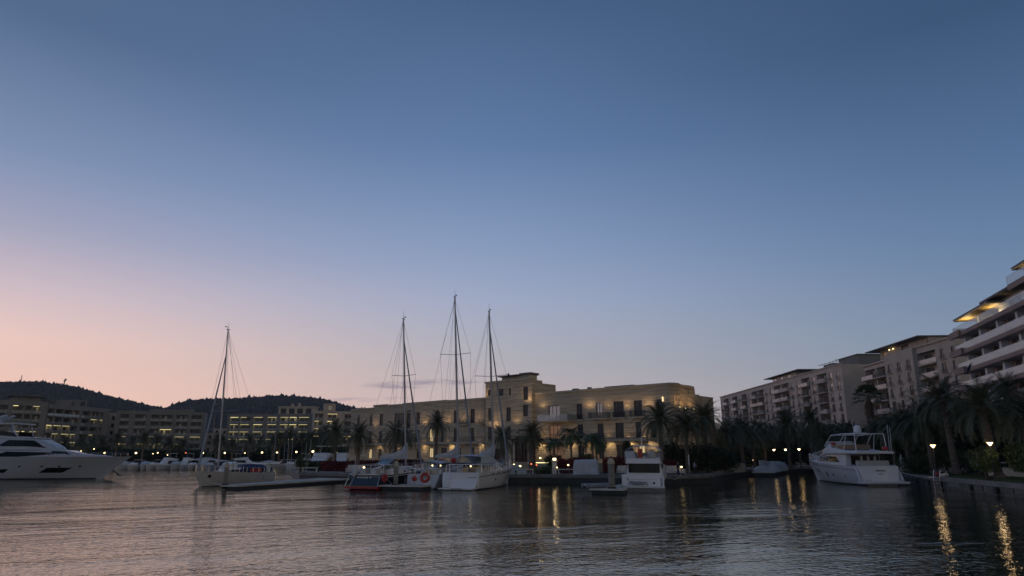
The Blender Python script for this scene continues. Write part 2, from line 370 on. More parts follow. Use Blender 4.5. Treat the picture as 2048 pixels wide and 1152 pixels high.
# coping stones and a near-black skin painted as the shaded void below
def coping(pts, name='quay_edge', w=.7, z=1.0, h=.14, out=.12, mat=None):
    mb = MB()
    for (ax, ay), (bx, by) in zip(pts, pts[1:]):
        d = Vector((bx-ax, by-ay)); L = d.length; d /= L; n = Vector((d.y, -d.x))
        k = max(1, int(L/2.4))
        for i in range(k):
            a = Vector((ax, ay))+d*(L*i/k+.015); b = Vector((ax, ay))+d*(L*(i+1)/k-.015)
            j = random.uniform(-.012, .012)
            mb.prism([tuple(a+n*out), tuple(b+n*out), tuple(b-n*w), tuple(a-n*w)], z-.25, z+h+j)
    return mb.build(name, mat or M_CONC, kind='structure')
mb = MB()
for (ax, ay), (bx, by) in zip(FRONT, FRONT[1:]):
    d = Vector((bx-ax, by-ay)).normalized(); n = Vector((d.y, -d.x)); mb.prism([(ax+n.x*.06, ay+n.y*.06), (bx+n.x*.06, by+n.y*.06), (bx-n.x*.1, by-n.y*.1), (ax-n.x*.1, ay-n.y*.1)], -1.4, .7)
mb.build('quay_wall', pm('quay_void_shade', (.035,.035,.032), .6, var=.4, scale=1.5), kind='structure')  # near-black colour imitates the dark void under the quay deck
coping(FRONT); coping([FRONT[-1]]+RIGHTQ, 'right_quay_edge', 1.0)
# weathered blocks of the right quay wall
mb = MB()
for (ax, ay), (bx, by) in zip(RIGHTQ, RIGHTQ[1:]):
    d = Vector((bx-ax, by-ay)); L = d.length; d /= L; n = Vector((d.y, -d.x)); k = int(L/3.2)
    for i in range(k):
        for lev in range(2):
            a = Vector((ax, ay))+d*(L*(i+.03+.5*(lev and .3))/k); b = Vector((ax, ay))+d*(L*(i+.97)/k); q = .07+random.uniform(0, .09)
            if random.random() < .14: continue
            mb.prism([tuple(a+n*q), tuple(b+n*q), tuple(b-n*.3), tuple(a-n*.3)], -.2+lev*.5, .25+lev*.48)
mb.build('quay_wall', pm('weathered_quay_block', (.13,.118,.1), .9, var=.35, scale=1.2, bump=.5, bscale=5), kind='structure')
# lawn on the right promenade
lawn_in = [(p[0]+2.6+(.0), p[1]) for p in RIGHTQ]
mb = MB(); mb.prism([(65.5,143)]+lawn_in+[(p[0]+7.5, p[1]) for p in RIGHTQ[::-1]]+[(72,143)], 1.0, 1.22); mb.build('lawn_bank', M_GRASS, kind='structure')
# grass blades along the lawn
mb = MB()
for i in range(16000):
    k = random.uniform(0, 4.99); i0 = int(k); f = k-i0
    a, b = RIGHTQ[i0], RIGHTQ[i0+1]
    x = a[0]+(b[0]-a[0])*f+2.65+random.uniform(0, 4.7); y = a[1]+(b[1]-a[1])*f
    h = random.uniform(.06, .17); t = random.uniform(0, 6.28); w = .03
    mb.add([(x-w*math.cos(t), y-w*math.sin(t), 1.2), (x+w*math.cos(t), y+w*math.sin(t), 1.2), (x+random.uniform(-.05,.05), y+random.uniform(-.05,.05), 1.22+h)], [(0,1,2)])
mb.build('grass', M_GRASS, kind='stuff')
# ------------------------------------------------------------------ hills
def ridge(pts, px):
    for (a, ya), (b, yb) in zip(pts, pts[1:]):
        if a <= px <= b: return ya+(yb-ya)*(px-a)/(b-a)
    return pts[0][1] if px < pts[0][0] else pts[-1][1]
RG1 = [(-250,790),(-120,772),(-40,768),(0,769),(50,768),(100,773),(150,783),(200,797),(250,808),(290,817),(340,824),(380,836),(430,850),(470,870)]
RG2 = [(230,870),(290,835),(330,816),(345,810),(370,805),(400,803),(450,801),(500,800),(530,795),(560,796),(600,798),(640,803),(665,809),(690,817),(715,822),(740,823),(780,832),(850,840),(950,850),(1100,870),(1500,885)]
def hill(name, rg, p0, p1, Y, forest_n, seed):
    rnd = random.Random(seed); nx = 90; rows = []
    def hgt(px, t):
        zr = at(px, ridge(rg, px), Y).z
        if t <= 1: return 3+(zr-3)*(t**1.25)*(1+.0*t), Y*(.5+.5*t)
        return zr*(1-(t-1)*.8), Y*(1+.25*(t-1))
    vs = []
    for i in range(nx+1):
        px = p0+(p1-p0)*i/nx
        for j in range(13):
            t = j/10*1.0; z, y = hgt(px, t)
            vs.append((atx(px, Y)*(y/Y if y < Y else 1), y, z))
    mb = MB(); mb.add(vs, [(i*13+j, (i+1)*13+j, (i+1)*13+j+1, i*13+j+1) for i in range(nx) for j in range(12)])
    mb.build(name, M_HILL, kind='structure', smooth=True)
    fb = MB()
    for k in range(forest_n):
        px = rnd.uniform(p0, p1); t = 1.0 if k % 3 == 0 else rnd.uniform(.45, 1.0)
        if t == 1.: t = rnd.uniform(.96, 1.02)
        z, y = hgt(px, t); r = rnd.uniform(2.5, 6.)*Y/1200; x = atx(px, Y)*(y/Y if y < Y else 1)
        hh = r*rnd.uniform(.7, 1.5)*(1.5 if rnd.random() < .06 else 1)
        r *= .62; hh *= .62; fb.blob((x, y, z+hh*.25), r, r, hh, 5, 3, .35)
    o = fb.build(name.replace('hill', 'forest'), M_FORE, kind='stuff')
    return o
hill('left_hill', RG1, -250, 470, 1300, 11000, 1)
hill('centre_hill', RG2, 230, 1500, 1500, 17000, 2)
# antennas on the left hill
def hill_mast(px, py_top, py_base, label, arm):
    b = at(px, py_base, 1300); t = at(px, py_top, 1300); h = t.z-b.z
    o = thing('transmission_mast', label, 'mast', b, 0, None)
    mb = MB(); mb.tube([(0,0,-8),(0,0,h)], [1.0,.5], 4)
    for k in range(6): mb.box(-1.6,1.6,-.3,.3,h*k/6,h*k/6+.5)
    mb.build('lattice', M_POST, o)
    if arm:
        mb = MB(); mb.box(-16,0,-.4,.4,h*.3,h*.3+.9).box(-16,-15,-.4,.4,h*.1,h*.5); mb.build('crossarm', M_POST, o)
        mb = MB(); mb.blob((1.2,0,h*.9),2.2,1.2,2.2); mb.blob((-.6,0,h*.7),1.8,1.2,1.8); mb.build('dish', M_POST, o)
hill_mast(128, 758, 772, 'tall transmission mast with dishes and a long side arm on the left hilltop', True)
hill_mast(41, 750, 768, 'thin bare pole mast on the left hill crest above the long yacht', False)
# ------------------------------------------------------------------ facade helpers (local: x along, y inward, z up)
def wall_holes(mb, x0, x1, za, zb, holes, depth=.3, y=0., back=False):
    xs = sorted({x0, x1}|{min(max(v, x0), x1) for h in holes for v in h[:2]}); zs = sorted({za, zb}|{min(max(v, za), zb) for h in holes for v in h[2:4]})
    for a, b in zip(xs, xs[1:]):
        for c, d in zip(zs, zs[1:]):
            if b-a < 1e-4 or d-c < 1e-4: continue
            mx, mz = (a+b)/2, (c+d)/2
            if any(h[0] < mx < h[1] and h[2] < mz < h[3] for h in holes): continue
            mb.add([(a,y,c),(b,y,c),(b,y,d),(a,y,d)], [(0,1,2,3)])
    for h in holes:
        a, b, c, d = h[:4]; Y = y+depth
        mb.add([(a,y,c),(b,y,c),(b,y,d),(a,y,d),(a,Y,c),(b,Y,c),(b,Y,d),(a,Y,d)], [(0,4,5,1),(2,6,7,3),(0,3,7,4),(1,5,6,2)]+([(4,7,6,5)] if back else []))
def window_mesh(w, h, mull=1, rail=0, fr=.07):
    """frame mesh, pane mesh; origin lower-left at y=0 (outer face of frame)"""
    f = MB(); f.box(0,fr,0,.08,0,h).box(w-fr,w,0,.08,0,h).box(fr,w-fr,0,.08,0,fr).box(fr,w-fr,0,.08,h-fr,h)
    for k in range(1, mull+1):
        x = w*k/(mull+1); f.box(x-fr*.5,x+fr*.5,.0,.07,fr,h-fr)
    p = MB(); p.box(fr,w-fr,.045,.06,fr,h-fr)
    return f, p
WC = {}; LASTW = [None]
def add_window(parent, x, z, w, h, y=.18, mull=1, glass=None, fmat=None, cur=None):
    glass = glass or M_GLASS; key = (round(w,2), round(h,2), mull, glass.name, (fmat or M_FRAME).name)
    if key not in WC:
        f, p = window_mesh(w, h, mull); WC[key] = (f.mesh('window', fmat or M_FRAME), p.mesh('pane', glass))
    o = link('window', WC[key][0], parent, (x, y, z)); link('pane', WC[key][1], o); LASTW[0] = o
    return o
def rail_mesh(x0, x1, y0, y1, z, h=1.0, gap=.14, r=.015, ends=True):
    mb = MB(); mb.box(x0,x1,y0,y0+.04,z+h-.04,z+h)
    n = max(2, int((x1-x0)/gap))
    for k in range(n+1):
        x = x0+(x1-x0)*k/n; mb.box(x-r,x+r,y0+.005,y0+.035,z+.05,z+h-.04)
    mb.box(x0,x1,y0+.004,y0+.036,z+.04,z+.08)
    if ends:
        for x in (x0, x1):
            mb.box(x-.02,x+.02,y0+.041,y1,z+h-.04,z+h)
            m_ = max(1, int((y1-y0)/gap))
            for k in range(1, m_): mb.box(x-r,x+r,y0+(y1-y0)*k/m_-r,y0+(y1-y0)*k/m_+r,z+.05,z+h-.04)
    return mb
# ------------------------------------------------------------------ central stone hotel
A = Vector((atx(1337,113,8), 113.)); Bp = Vector((atx(700,172,8), 172.))
D = (Bp-A); LEN = D.length; D /= LEN; WN = Vector((-D.y*-1, D.x*-1)) # inward normal candidate
WN = Vector((D.y, -D.x)) if Vector((D.y, -D.x)).y > 0 else Vector((-D.y, D.x))
# local frame: origin at left end (Bp); x runs to the right corner (A); y inward
XD = -D; RZ = math.atan2(XD.y, XD.x)
HB = thing('stone_hotel', 'long three storey banded stone hotel with a central tower and lit wall lamps', 'building', (Bp.x, Bp.y, 0), RZ)
def fac(px, py, off=0.):
    """pixel -> (x,z) on the facade plane shifted outward by off"""
    r = ray(px, py); o = Bp - WN*off
    n = WN; t = (o.x*n.x+o.y*n.y)/(r.x*n.x+r.y*n.y)
    p = Vector((r.x*t, r.y*t)); return (p-Bp).dot(XD), H+r.z*t
def inw(x, y): return (Bp.x+XD.x*x+WN.x*y, Bp.y+XD.y*x+WN.y*y)
xr, ztop = fac(1337, 770); BASE = 2.3
x_tw0, _ = fac(970, 790); x_tw1, _ = fac(1063, 790)
x_a, z_a = fac(748, 818); x_b, z_b = fac(775, 812); x_c, z_c = fac(787, 801)
zL = fac(720, 820)[1]; zR = fac(1200, 780)[1]; zBal = fac(1308, 877)[1]
z_tw = fac(1000, 766)[1]
ZB2 = fac(1308, 838)[1]
print('hotel', xr, ztop, x_tw0, x_tw1, 'zL', zL, z_b, z_c, zR, 'bal', zBal, 'tw', z_tw, 'len', LEN)
WINS = [ # px0,px1,top,bottom,mullions,lit
 (714.5,720.7,831,852,0,0),(739.8,745.7,829.5,852,0,0),(759.8,766.6,828,851,1,0),(789.5,810.8,826,850,2,0),(832.5,840.4,824.6,849,1,0),(870.8,879.8,822,848,1,0),
 (907.6,913.6,820.6,846,1,0),(941,949.8,818,846,1,0),(972.6,982.5,816.7,844,1,0),(1012.5,1021.6,815,843,1,0),
 (1096.8,1119,811.5,838.6,2,3),(1153,1164.3,807.7,838,1,0),(1192,1203.5,805.4,833,1,3),(1227,1247,802.7,834,2,0),(1267.4,1283.4,800.5,831.4,1,0),(1312.7,1324,798,829,1,0),
 (714.5,720.7,864,886,0,0),(738.6,744,863,886.6,0,0),(758.4,764.5,862,886,1,0),(789.5,799,861,886,1,0),(830.6,839.7,859.6,884,1,0),(859,866.8,857.8,883.5,1,1),(881,888,857,883.5,1,0),(907.6,913.6,856.7,883,1,0),
 (937.8,949,855.6,882.6,1,0),(972.6,983,854,881.7,1,0),(1012.5,1023,853.5,880,1,0),
 (1098.4,1121,850.6,878,2,2),(1154.8,1166,849,876.5,1,0),(1194.7,1206.7,847,876.5,1,0),(1230.6,1247,845.4,876,2,0),(1271,1282,843.8,875,1,0),(1300,1311,842.5,875,1,0),
 (737.5,743.8,898,917,1,1),(756.4,763.6,898,917,1,0),(800,806,897,917,1,0),(833,840,896.5,917,1,0),(858.4,866.3,896,915,1,1),(882.5,894.3,895.7,912,1,4),(917,922,895.7,917,0,0),(943,949,895,917,1,0),
 (1156,1168,891,917,1,0),(1197,1207.8,890,917,1,0),(1233,1248,889.7,917,2,0),(1277,1289,889,915,1,1)]
holes = []; WN_ = []
for a, b, t, bt, mu, lit in WINS:
    x0, z1 = fac(a, t); x1, z1b = fac(b, t); z0_ = fac((a+b)/2, bt)[1]; z1 = (z1+z1b)/2
    holes.append((x0, x1, z0_, z1)); WN_.append((x0, z0_, x1-x0, z1-z0_, mu, lit))
# loggia recess and ground floor shopfront
lg = (fac(812.6,835)[0], fac(821.6,835)[0], ZB2, fac(817,819)[1])
shop = (fac(1099.5,905)[0], fac(1127.7,905)[0], BASE+.02, fac(1113,892)[1])
ent = (fac(988,905)[0], fac(1011,905)[0], BASE+.02, fac(1000,896)[1])
ent2 = (fac(1028,905)[0], fac(1052,905)[0], BASE+.02, fac(1000,880)[1])
DEP = 9
def topz(x):
    if x < x_a: return zL
    if x < x_b: return z_b-.15
    if x < x_c: return z_b+.9
    return zR
segs = [(0, x_a, zL), (x_a, x_b, zL+.55), (x_b, x_c, (zL+zR)/2+.15), (x_c, x_tw0, zR-.1), (x_tw0, x_tw1, z_tw), (x_tw1, xr, zR)]
TWOUT = .9  # tower stands proud
wm_ = MB()
for i, (a, b, zt) in enumerate(segs):
    yy = -TWOUT if i == 4 else 0.
    hs = [h for h in holes+[lg, shop, ent] if a-.01 <= (h[0]+h[1])/2 < b] if i != 4 else []
    if i == 4:
        # re-measure tower windows on its own plane
        pass
    if i != 4: wall_holes(wm_, a, b, BASE-1.4, zt, hs, .32, yy)
    else:
        tws = []
        for (pa, pb, t, bt) in ((1012.5,1021.6,815,843),(1012.5,1021.6,853.5,880),(998,1007,778,792),(1017.6,1021.6,776,791),(1046,1056,774,800),(1046,1056,809.5,832.5),(976,981,780,792),(976,984,816.7,843),(976,984,854,881)):
            r0 = fac(pa, t, TWOUT); r1 = fac(pb, t, TWOUT); q = fac(pa, bt, TWOUT)[1]
            tws.append((r0[0], r1[0], q, r0[1]))
        e2 = (fac(1030,905,TWOUT)[0], fac(1055,905,TWOUT)[0], BASE+.02, fac(1040,872,TWOUT)[1])
        e1 = (fac(988,905,TWOUT)[0], fac(1010,905,TWOUT)[0], BASE+.02, fac(1000,898,TWOUT)[1])
        a_, b_ = fac(971,790,TWOUT)[0], fac(1063,790,TWOUT)[0]
        TW0, TW1 = a_, b_
        wall_holes(wm_, a_, b_, BASE-1.4, zt, tws+[e1, e2], .35, yy)
        for x in (a_, b_): wm_.add([(x,-TWOUT,BASE-1.4),(x,2.4,BASE-1.4),(x,2.4,zt),(x,-TWOUT,zt)], [(0,1,2,3) if x == b_ else (3,2,1,0)])
        wm_.add([(a_,-TWOUT,zt),(b_,-TWOUT,zt),(b_,2.4,zt),(a_,2.4,zt)], [(0,1,2,3)]); wm_.add([(a_,2.4,zR-1),(b_,2.4,zR-1),(b_,2.4,zt),(a_,2.4,zt)], [(3,2,1,0)])
# roofs and back
for i_, (a, b, zt) in enumerate(segs):
    zt = zR if i_ == 4 else zt
    wm_.add([(a,0,zt),(b,0,zt),(b,DEP,zt),(a,DEP,zt)], [(0,1,2,3)]); wm_.add([(a,DEP,0.9),(b,DEP,0.9),(b,DEP,zt),(a,DEP,zt)], [(3,2,1,0)])
wm_.add([(0,0,.9),(0,DEP,.9),(0,DEP,zL),(0,0,zL)], [(3,2,1,0)])
for (a, b, zt), (a2, b2, zt2) in zip(segs, segs[1:]):
    if zt2 > zt and a2 != x_tw0: wm_.add([(a2,0,zt),(a2,DEP,zt),(a2,DEP,zt2),(a2,0,zt2)], [(3,2,1,0)])
# right end: set back, curved bays
def side_pt(px, py, pl):  # not used outside
    return None
rend = [(xr,0),(xr+.5,.5),(xr+.7,1.6),(xr+.2,2.9),(xr-.2,4.4),(xr+.1,6.2),(xr-.1,7.4),(xr-.4,DEP)]
wl = [(p, q) for p, q in zip(rend, rend[1:])]
for (p, q) in wl: wm_.add([(p[0],p[1],.9),(q[0],q[1],.9),(q[0],q[1],zR),(p[0],p[1],zR)], [(0,1,2,3)])
wm_.add([(x,y,zR) for x,y in rend]+[(xr,DEP,zR)], [tuple(range(len(rend)+1))])
wm_.add([(xr,0,.9),(xr,DEP,.9),(xr,DEP,zR),(xr,0,zR)], [(0,1,2,3)])
wallo = wm_.build('wall', M_STONE, HB)
# rear wing, set further back on the right
MB().box(xr-12, xr-.9, DEP+.02, DEP+3.5, .9, zR-.8).build('rear_wing', M_STONE, HB); MB().box(xr-12, xr-.6, DEP+3.52, DEP+8, .9, zR-1.0).build('rear_wing', M_STONE, HB)
# cornice bands
mb = MB()
for a, b, zt in segs:
    if (a, b) == (x_tw0, x_tw1): a, b, yy = TW0, TW1, -TWOUT
    else: yy = 0
    mb.box(a-.05, b+.05, yy-.28, yy+.35, zt+.003, zt+.35)
    for k, (dz_, ot) in enumerate(((.75,.12),(1.25,.09),(1.75,.07))):
        if a == TW0 and k > 0: continue
        mb.box(a+.02, b-.02, yy-ot, yy-.003, zt-dz_, zt-dz_+.2)
for (p, q) in wl:
    for dz_, ot in ((-.003,.3),(.75,.14),(1.25,.11),(1.75,.09),(2.25,.07)):
        d = (Vector(q)-Vector(p)).normalized(); n = Vector((d.y,-d.x))*ot; e = d*.05
        mb.prism([tuple(Vector(p)+n-e),tuple(Vector(q)+n+e),tuple(Vector(q)-n*.1),tuple(Vector(p)-n*.1)], zR-dz_, zR-dz_+(.35 if dz_ < 0 else .2))
mb.build('cornice', M_STONEP, HB)
# penthouse and roof blocks
mb = MB(); mb.box(TW0+3.5, TW1-1.2, .2, 2.2, z_tw+.01, z_tw+1.1); mb.build('penthouse', M_STONE, HB)
mb = MB(); mb.box(TW0+3.0, TW1-3.9, -.6, 2.5, z_tw+1.11, z_tw+1.33).box(TW1-3.89, TW1-1.0, -.1, 2.6, z_tw+1.12, z_tw+1.55); build_split(mb, 'roof_slab', M_ROOFD, HB)
mb = MB(); p, q = TW1, xr
mb.box(x_c+1, x_c+16, 2, 8, zR+.02, zR+.62).box(x_c+22, x_c+29, 3, 8, zR+.02, zR+.55).box(TW1+18, TW1+25, 2.5, 7, zR+.02, zR+.6).box(xr-14, xr-8, 2, 7, zR+.02, zR+.75)
mb.box(TW1+7.5,TW1+8.5,2.,3.,zR+.02,zR+.85).box(TW1+11,TW1+11.6,2.,2.6,zR+.02,zR+.9)
build_split(mb, 'roof_parapet', M_ROOFD, HB)
mb = MB(); mb.box(TW0+2, TW1-.05, 2.42, 6.6, zR+.01, z_tw-.5); mb.build('tower_annex', M_STONE, HB)
LITM = {0: M_GLASS, 1: M_LITW, 2: M_LITD, 3: M_GLASSR, 4: M_WOOD}
for x, z, w, h, mu, lit in WN_:
    if TW0-.2 < x+w/2 < TW1+.2: continue
    add_window(HB, round(x,2), round(z,2), w, h, .16, mu, LITM[lit])
for a, b, c, d in tws: add_window(HB, a, c, b-a, d-c, -TWOUT+.16, 1 if b-a > .8 else 0)
add_window(HB, lg[0], lg[2], lg[1]-lg[0], lg[3]-lg[2], .28, 1)
add_window(HB, shop[0], shop[2], shop[1]-shop[0], shop[3]-shop[2], .2, 3, M_LITD)
for e in (e1, e2):
    mb = MB(); mb.box(e[0], e[1], -TWOUT+.28, -TWOUT+.4, e[2], e[3])
    for k in range(5): xx = e[0]+(e[1]-e[0])*k/4; mb.box(xx-.07, xx+.07, -TWOUT+.1, -TWOUT+.279, e[2], e[3])
    mb.build('entrance_door', M_WOOD, HB)
# timber entrance canopy with slats beside the tower
mb = MB(); cx0, cx1 = fac(1030,860,3)[0], fac(1062,860,3)[0]; czz = fac(1040,858,3)[1]
mb.box(cx0, cx1+1.5, -4.2, -TWOUT-.02, zBal-.1, zBal+.1)
for k in range(9): mb.box(cx0+k*(cx1+1.4-cx0)/8, cx0+k*(cx1+1.4-cx0)/8+.1, -4.1, -TWOUT-.03, zBal+.11, zBal+.3)
for x in (cx0+.1, (cx0+cx1)/2, cx1+1.3): mb.box(x, x+.16, -4.1, -3.94, BASE+.01, zBal-.11)
mb.box(cx0+.4, cx0+3.2, -2.6, -TWOUT-.02, czz-.2, czz); mb.box(cx0+.5,cx0+.62,-2.6,-2.48,zBal+.31,czz-.21); mb.box(cx0+3.,cx0+3.12,-2.6,-2.48,zBal+.31,czz-.21)
mb.build('entrance_canopy', M_WOOD, HB)
# first floor terrace slab + its railing
def slab(a, b, zt, out=1.5, th=.38):
    MB().box(a, b, -out, -.004, zt-th, zt).build('balcony', M_STONEP, HB)
slab(-1.0, TW0-.02, zBal, 1.6); slab(TW1+.02, xr-3.5, zBal, 1.6)
rail_mesh(-.9, TW0-.2, -1.5, -.1, zBal+.001, 1.05, .22, .014).build('railing', M_POST, HB)
rail_mesh(TW1+.2, xr-3.7, -1.5, -.1, zBal+.001, 1.05, .22, .014).build('railing', M_POST, HB)
def balc(pa, pb, py, out=1.1, kind='bars', dz=0):
    a, b = fac(pa, py, out)[0], fac(pb, py, out)[0]; z = fac((pa+pb)/2, py, out)[1]
    o = MB().box(a, b, -out, -.004, z-.22, z).build('balcony', M_STONEP, HB)
    if kind == 'bars': rail_mesh(a+.05, b-.05, -out+.03, -.06, z+.001, 1.0, .13, .016).build('railing', M_POST, o)
    elif kind == 'solid':
        mb = MB(); mb.box(a,b,-out,-out+.1,z+.001,z+.95).box(a,a+.1,-out+.101,-.01,z+.001,z+.95).box(b-.1,b,-out+.101,-.01,z+.001,z+.95); mb.build('parapet', M_REND, o)
    else:
        mb = MB(); mb.box(a,b,-out,-out+.03,z+.001,z+1.05).box(a,a+.03,-out+.031,-.01,z+.001,z+1.05).box(b-.03,b,-out+.031,-.01,z+.001,z+1.05); mb.build('railing', M_RAILG, o)
balc(1074.7, 1134.5, 841, 2.2, 'glass'); balc(1176, 1214, 836.5, 1.2, 'bars'); balc(1258, 1286, 833, 1.0, 'bars'); balc(1225,1249,835,.5,'bars')
balc(914,932,848.5,.9,'bars'); balc(955,963,848,.8,'bars'); balc(985,999,846,.8,'bars'); balc(1151,1166,839,.35,'bars')
# bay block behind the glass balcony
# terrace platform the hotel stands on
TER = [inw(-4,.5), inw(-4,-7), inw(TW0-6,-9), inw(TW0-4,-13), inw(TW1+6,-13), inw(TW1+8,-9), inw(xr+2,-8), inw(xr+8,4), inw(xr+8,DEP), inw(-4,DEP)]
MB().prism(TER, .9, BASE).build('terrace', M_STONEP, kind='structure')
# steps down from the entrance to the quay
mb = MB()
for k in range(7): mb.prism([inw(TW1-5,-13.01-k*.6), inw(TW1+5,-13.01-k*.6), inw(TW1+5,-13.6-k*.6), inw(TW1-5,-13.6-k*.6)], .99, BASE-.18*(k+1))
mb.build('stairs', M_STONEP, kind='structure')
# wall lamps (fixture + bulb) washing the stone
def wall_lamp(px, py, power, label, up=True, off=0., col=(1,.62,.28), spot=130, out=.3):
    x, z = fac(px, py, off); wx, wy = inw(x, -off)
    o = thing('wall_lamp', label, 'wall lamp', (wx, wy, z), RZ, 'lamps washing the hotel wall')
    mb = MB(); mb.box(-.09,.09,-out-.06,-.003,-.16,-.04).box(-.05,.05,-out+.02,-out+.1,-.04,.0) if False else mb.box(-.12,.12,-.2,-.003,-.22,-.05)
    mb.build('lamp_body', M_POST, o); MB().box(-.07,.07,-.17,-.04,-.049,-.03).build('lamp_lens', M_LAMPF, o)
    lamp_light(o, (0,-1.15,-.45), power*1.5, (1,.68,.36), 155, .4, (0,.42,1) if up else (0,.2,-1))
    return o
WLAMPS = [ # px, py, power, label
 (752,850,22,'wall lamp between the two narrow upper windows at the hotel\'s left end'),
 (752,884,20,'wall lamp on the first floor terrace near the hotel\'s left end'),
 (850,845,40,'wall lamp under the cornice left of the palm that stands against the hotel'),
 (896,843,44,'wall lamp under the cornice right of the palm that stands against the hotel'),
 (848,883,45,'terrace wall lamp left of the lit tall first floor window'),
 (897,882,40,'terrace wall lamp right of the lit tall first floor window'),
 (926,840,36,'wall lamp in front of the upper wall right of the tallest mast'),
 (960,842,36,'upper wall lamp left of the rightmost sailing mast'),
 (960,881,45,'terrace wall lamp left of the rightmost sailing mast'),
 (1087,812,30,'wall lamp high on the wall beside the glass balcony'),
 (1090,874,45,'wall lamp below the glass balcony beside the brown lit window'),
 (1140,874,24,'terrace wall lamp between the brown lit window and its narrow neighbour'),
 (1180,812,40,'upper wall lamp above the small barred balcony'),
 (1218,812,24,'upper wall lamp left of the wide dark top floor window'),
 (1255,812,34,'upper wall lamp right of the wide dark top floor window'),
 (1297,810,44,'upper wall lamp near the right corner of the hotel'),
 (1257,873,34,'terrace wall lamp right of the wide dark first floor window'),
 (1290,873,40,'terrace wall lamp behind the palm at the hotel\'s right corner'),
 (1217,872,20,'terrace wall lamp left of the wide dark first floor window')]
for a in WLAMPS: wall_lamp(*a)
for px, py, pw, lb in ((990,850,60,'lamp on the tower\'s left face by the rightmost mast'),(1034,842,26,'lamp on the tower between its two window columns'),(1060,800,60,'bright lamp high at the tower\'s right edge'),(973,790,26,'small lamp at the tower\'s upper left corner')): wall_lamp(px, py, pw, lb, off=TWOUT)
# ground floor down lights
for px, pw, lb in ((760,30,'downlight under the terrace slab at the hotel\'s left end'),(850,45,'downlight under the slab left of the lit ground floor window'),(905,50,'downlight under the slab behind the tallest mast'),(965,36,'downlight under the slab by the entrance doors'),
                   (1085,70,'brightest downlight beside the hotel\'s shopfront'),(1145,45,'downlight under the slab right of the shopfront'),(1182,42,'downlight behind the small palm with a lit trunk'),(1222,45,'downlight above the red hedge by the wide ground floor window'),(1262,65,'downlight behind the cabin cruiser\'s canopy'),(1305,40,'downlight at the hotel\'s right ground floor corner'),(800,30,'downlight behind the navy hulled sailboat\'s mast')):
    x, z = fac(px, 892, .0); wx, wy = inw(x, 0)
    o = thing('wall_lamp', lb, 'wall lamp', (wx, wy, zBal-.42), RZ, 'lamps washing the hotel wall')
    MB().box(-.1,.1,-.9,-.7,-.06,.03).build('lamp_body', M_POST, o); MB().box(-.07,.07,-.87,-.73,-.075,-.0605).build('lamp_lens', M_LAMPF, o)
    lamp_light(o, (0,-.8,-.12), pw*1.25, (1,.76,.42), 165, .1, (0,.45,-1))
# side wall sconces on the curved right end
for i, (sx_, sy_, lb) in enumerate(((xr+1.1,1.2,'sconce glowing on the curved right corner of the hotel'),(xr+.4,4.4,'wall lamp in the fold of the hotel\'s right end'),(xr+.5,7.2,'wall lamp farthest round the hotel\'s right end'))):
    wx, wy = inw(sx_+.15, sy_-.2)
    o = thing('wall_lamp', lb, 'wall lamp', (wx, wy, zR-3.6), RZ, 'lamps washing the hotel wall')
    MB().box(-.1,.1,-.12,.12,-.2,-.04).build('lamp_body', M_POST, o); MB().box(-.07,.07,-.1,.1,-.039,.02).build('lamp_lens', M_LAMPF, o)
    lamp_light(o, (.7,-.4,-.3), 90, (1,.62,.28), 140, .1, (-.1,.1,1))
x, z = fac(1326, 798); wx, wy = inw(x, -.05)
o = thing('wall_sconce', 'tall glowing sconce on the wall above the rightmost hotel palm', 'wall lamp', (wx, wy, z-.4), RZ)
MB().box(-.1,.1,-.12,.0,0,.75).build('lamp_shade', M_SCONCE, o); MB().box(-.15,.15,-.02,.04,-.1,-.003).build('bracket', M_POST, o)
# ------------------------------------------------------------------ apartment blocks
class Block:
    def __init__(s, name, label, P0, P1, cat='apartment building'):
        s.P0, P1 = Vector(P0), Vector(P1); d = P1-s.P0; s.L = d.length; s.X = d/s.L; s.N = Vector((-s.X.y, s.X.x))
        s.rz = math.atan2(s.X.y, s.X.x); s.o = thing(name, label, cat, (P0[0], P0[1], 0), s.rz); s.nw = 0
    def fac(s, px, py, off=0.):
        r = ray(px, py); o = s.P0-s.N*off; n = s.N; t = (o.x*n.x+o.y*n.y)/(r.x*n.x+r.y*n.y)
        return (Vector((r.x*t, r.y*t))-s.P0).dot(s.X), H+r.z*t
    def w(s, x, y): p = s.P0+s.X*x+s.N*y; return (p.x, p.y)
def rail(parent, a, b, y0, y1, z, kind, h=1.0):
    mb = MB()
    if kind == 'bars':
        mb.box(a,b,y0,y0+.05,z+h-.06,z+h).box(a,b,y0,y0+.04,z+.02,z+.07)
        n = max(2, int((b-a)/.3))
        for k in range(n+1): x = a+(b-a)*k/n; mb.box(x-.03,x+.03,y0+.006,y0+.034,z+.07,z+h-.06)
        mat = M_POST
    else:
        mb.box(a,b,y0,y0+.05,z,z+h).box(a,a+.05,y0+.051,y1,z,z+h).box(b-.05,b,y0+.051,y1,z,z+h)
        mat = {'glass': M_RAILG, 'white': M_RAILW, 'solid': M_RENDP}[kind]
    return mb.build('railing', mat, parent)
def side_block(B, y1, z0, zt, left=True, right=True, x0=0, x1=None, y0=0):
    x1 = B.L if x1 is None else x1; m = MB()
    if left: m.add([(x0,y0,z0),(x0,y1,z0),(x0,y1,zt),(x0,y0,zt)], [(3,2,1,0)])
    if right: m.add([(x1,y0,z0),(x1,y1,z0),(x1,y1,zt),(x1,y0,zt)], [(0,1,2,3)])
    m.add([(x0,y1,z0),(x1,y1,z0),(x1,y1,zt),(x0,y1,zt)], [(3,2,1,0)]); m.add([(x0,y0,zt),(x1,y0,zt),(x1,y1,zt),(x0,y1,zt)], [(0,1,2,3)])
    return m
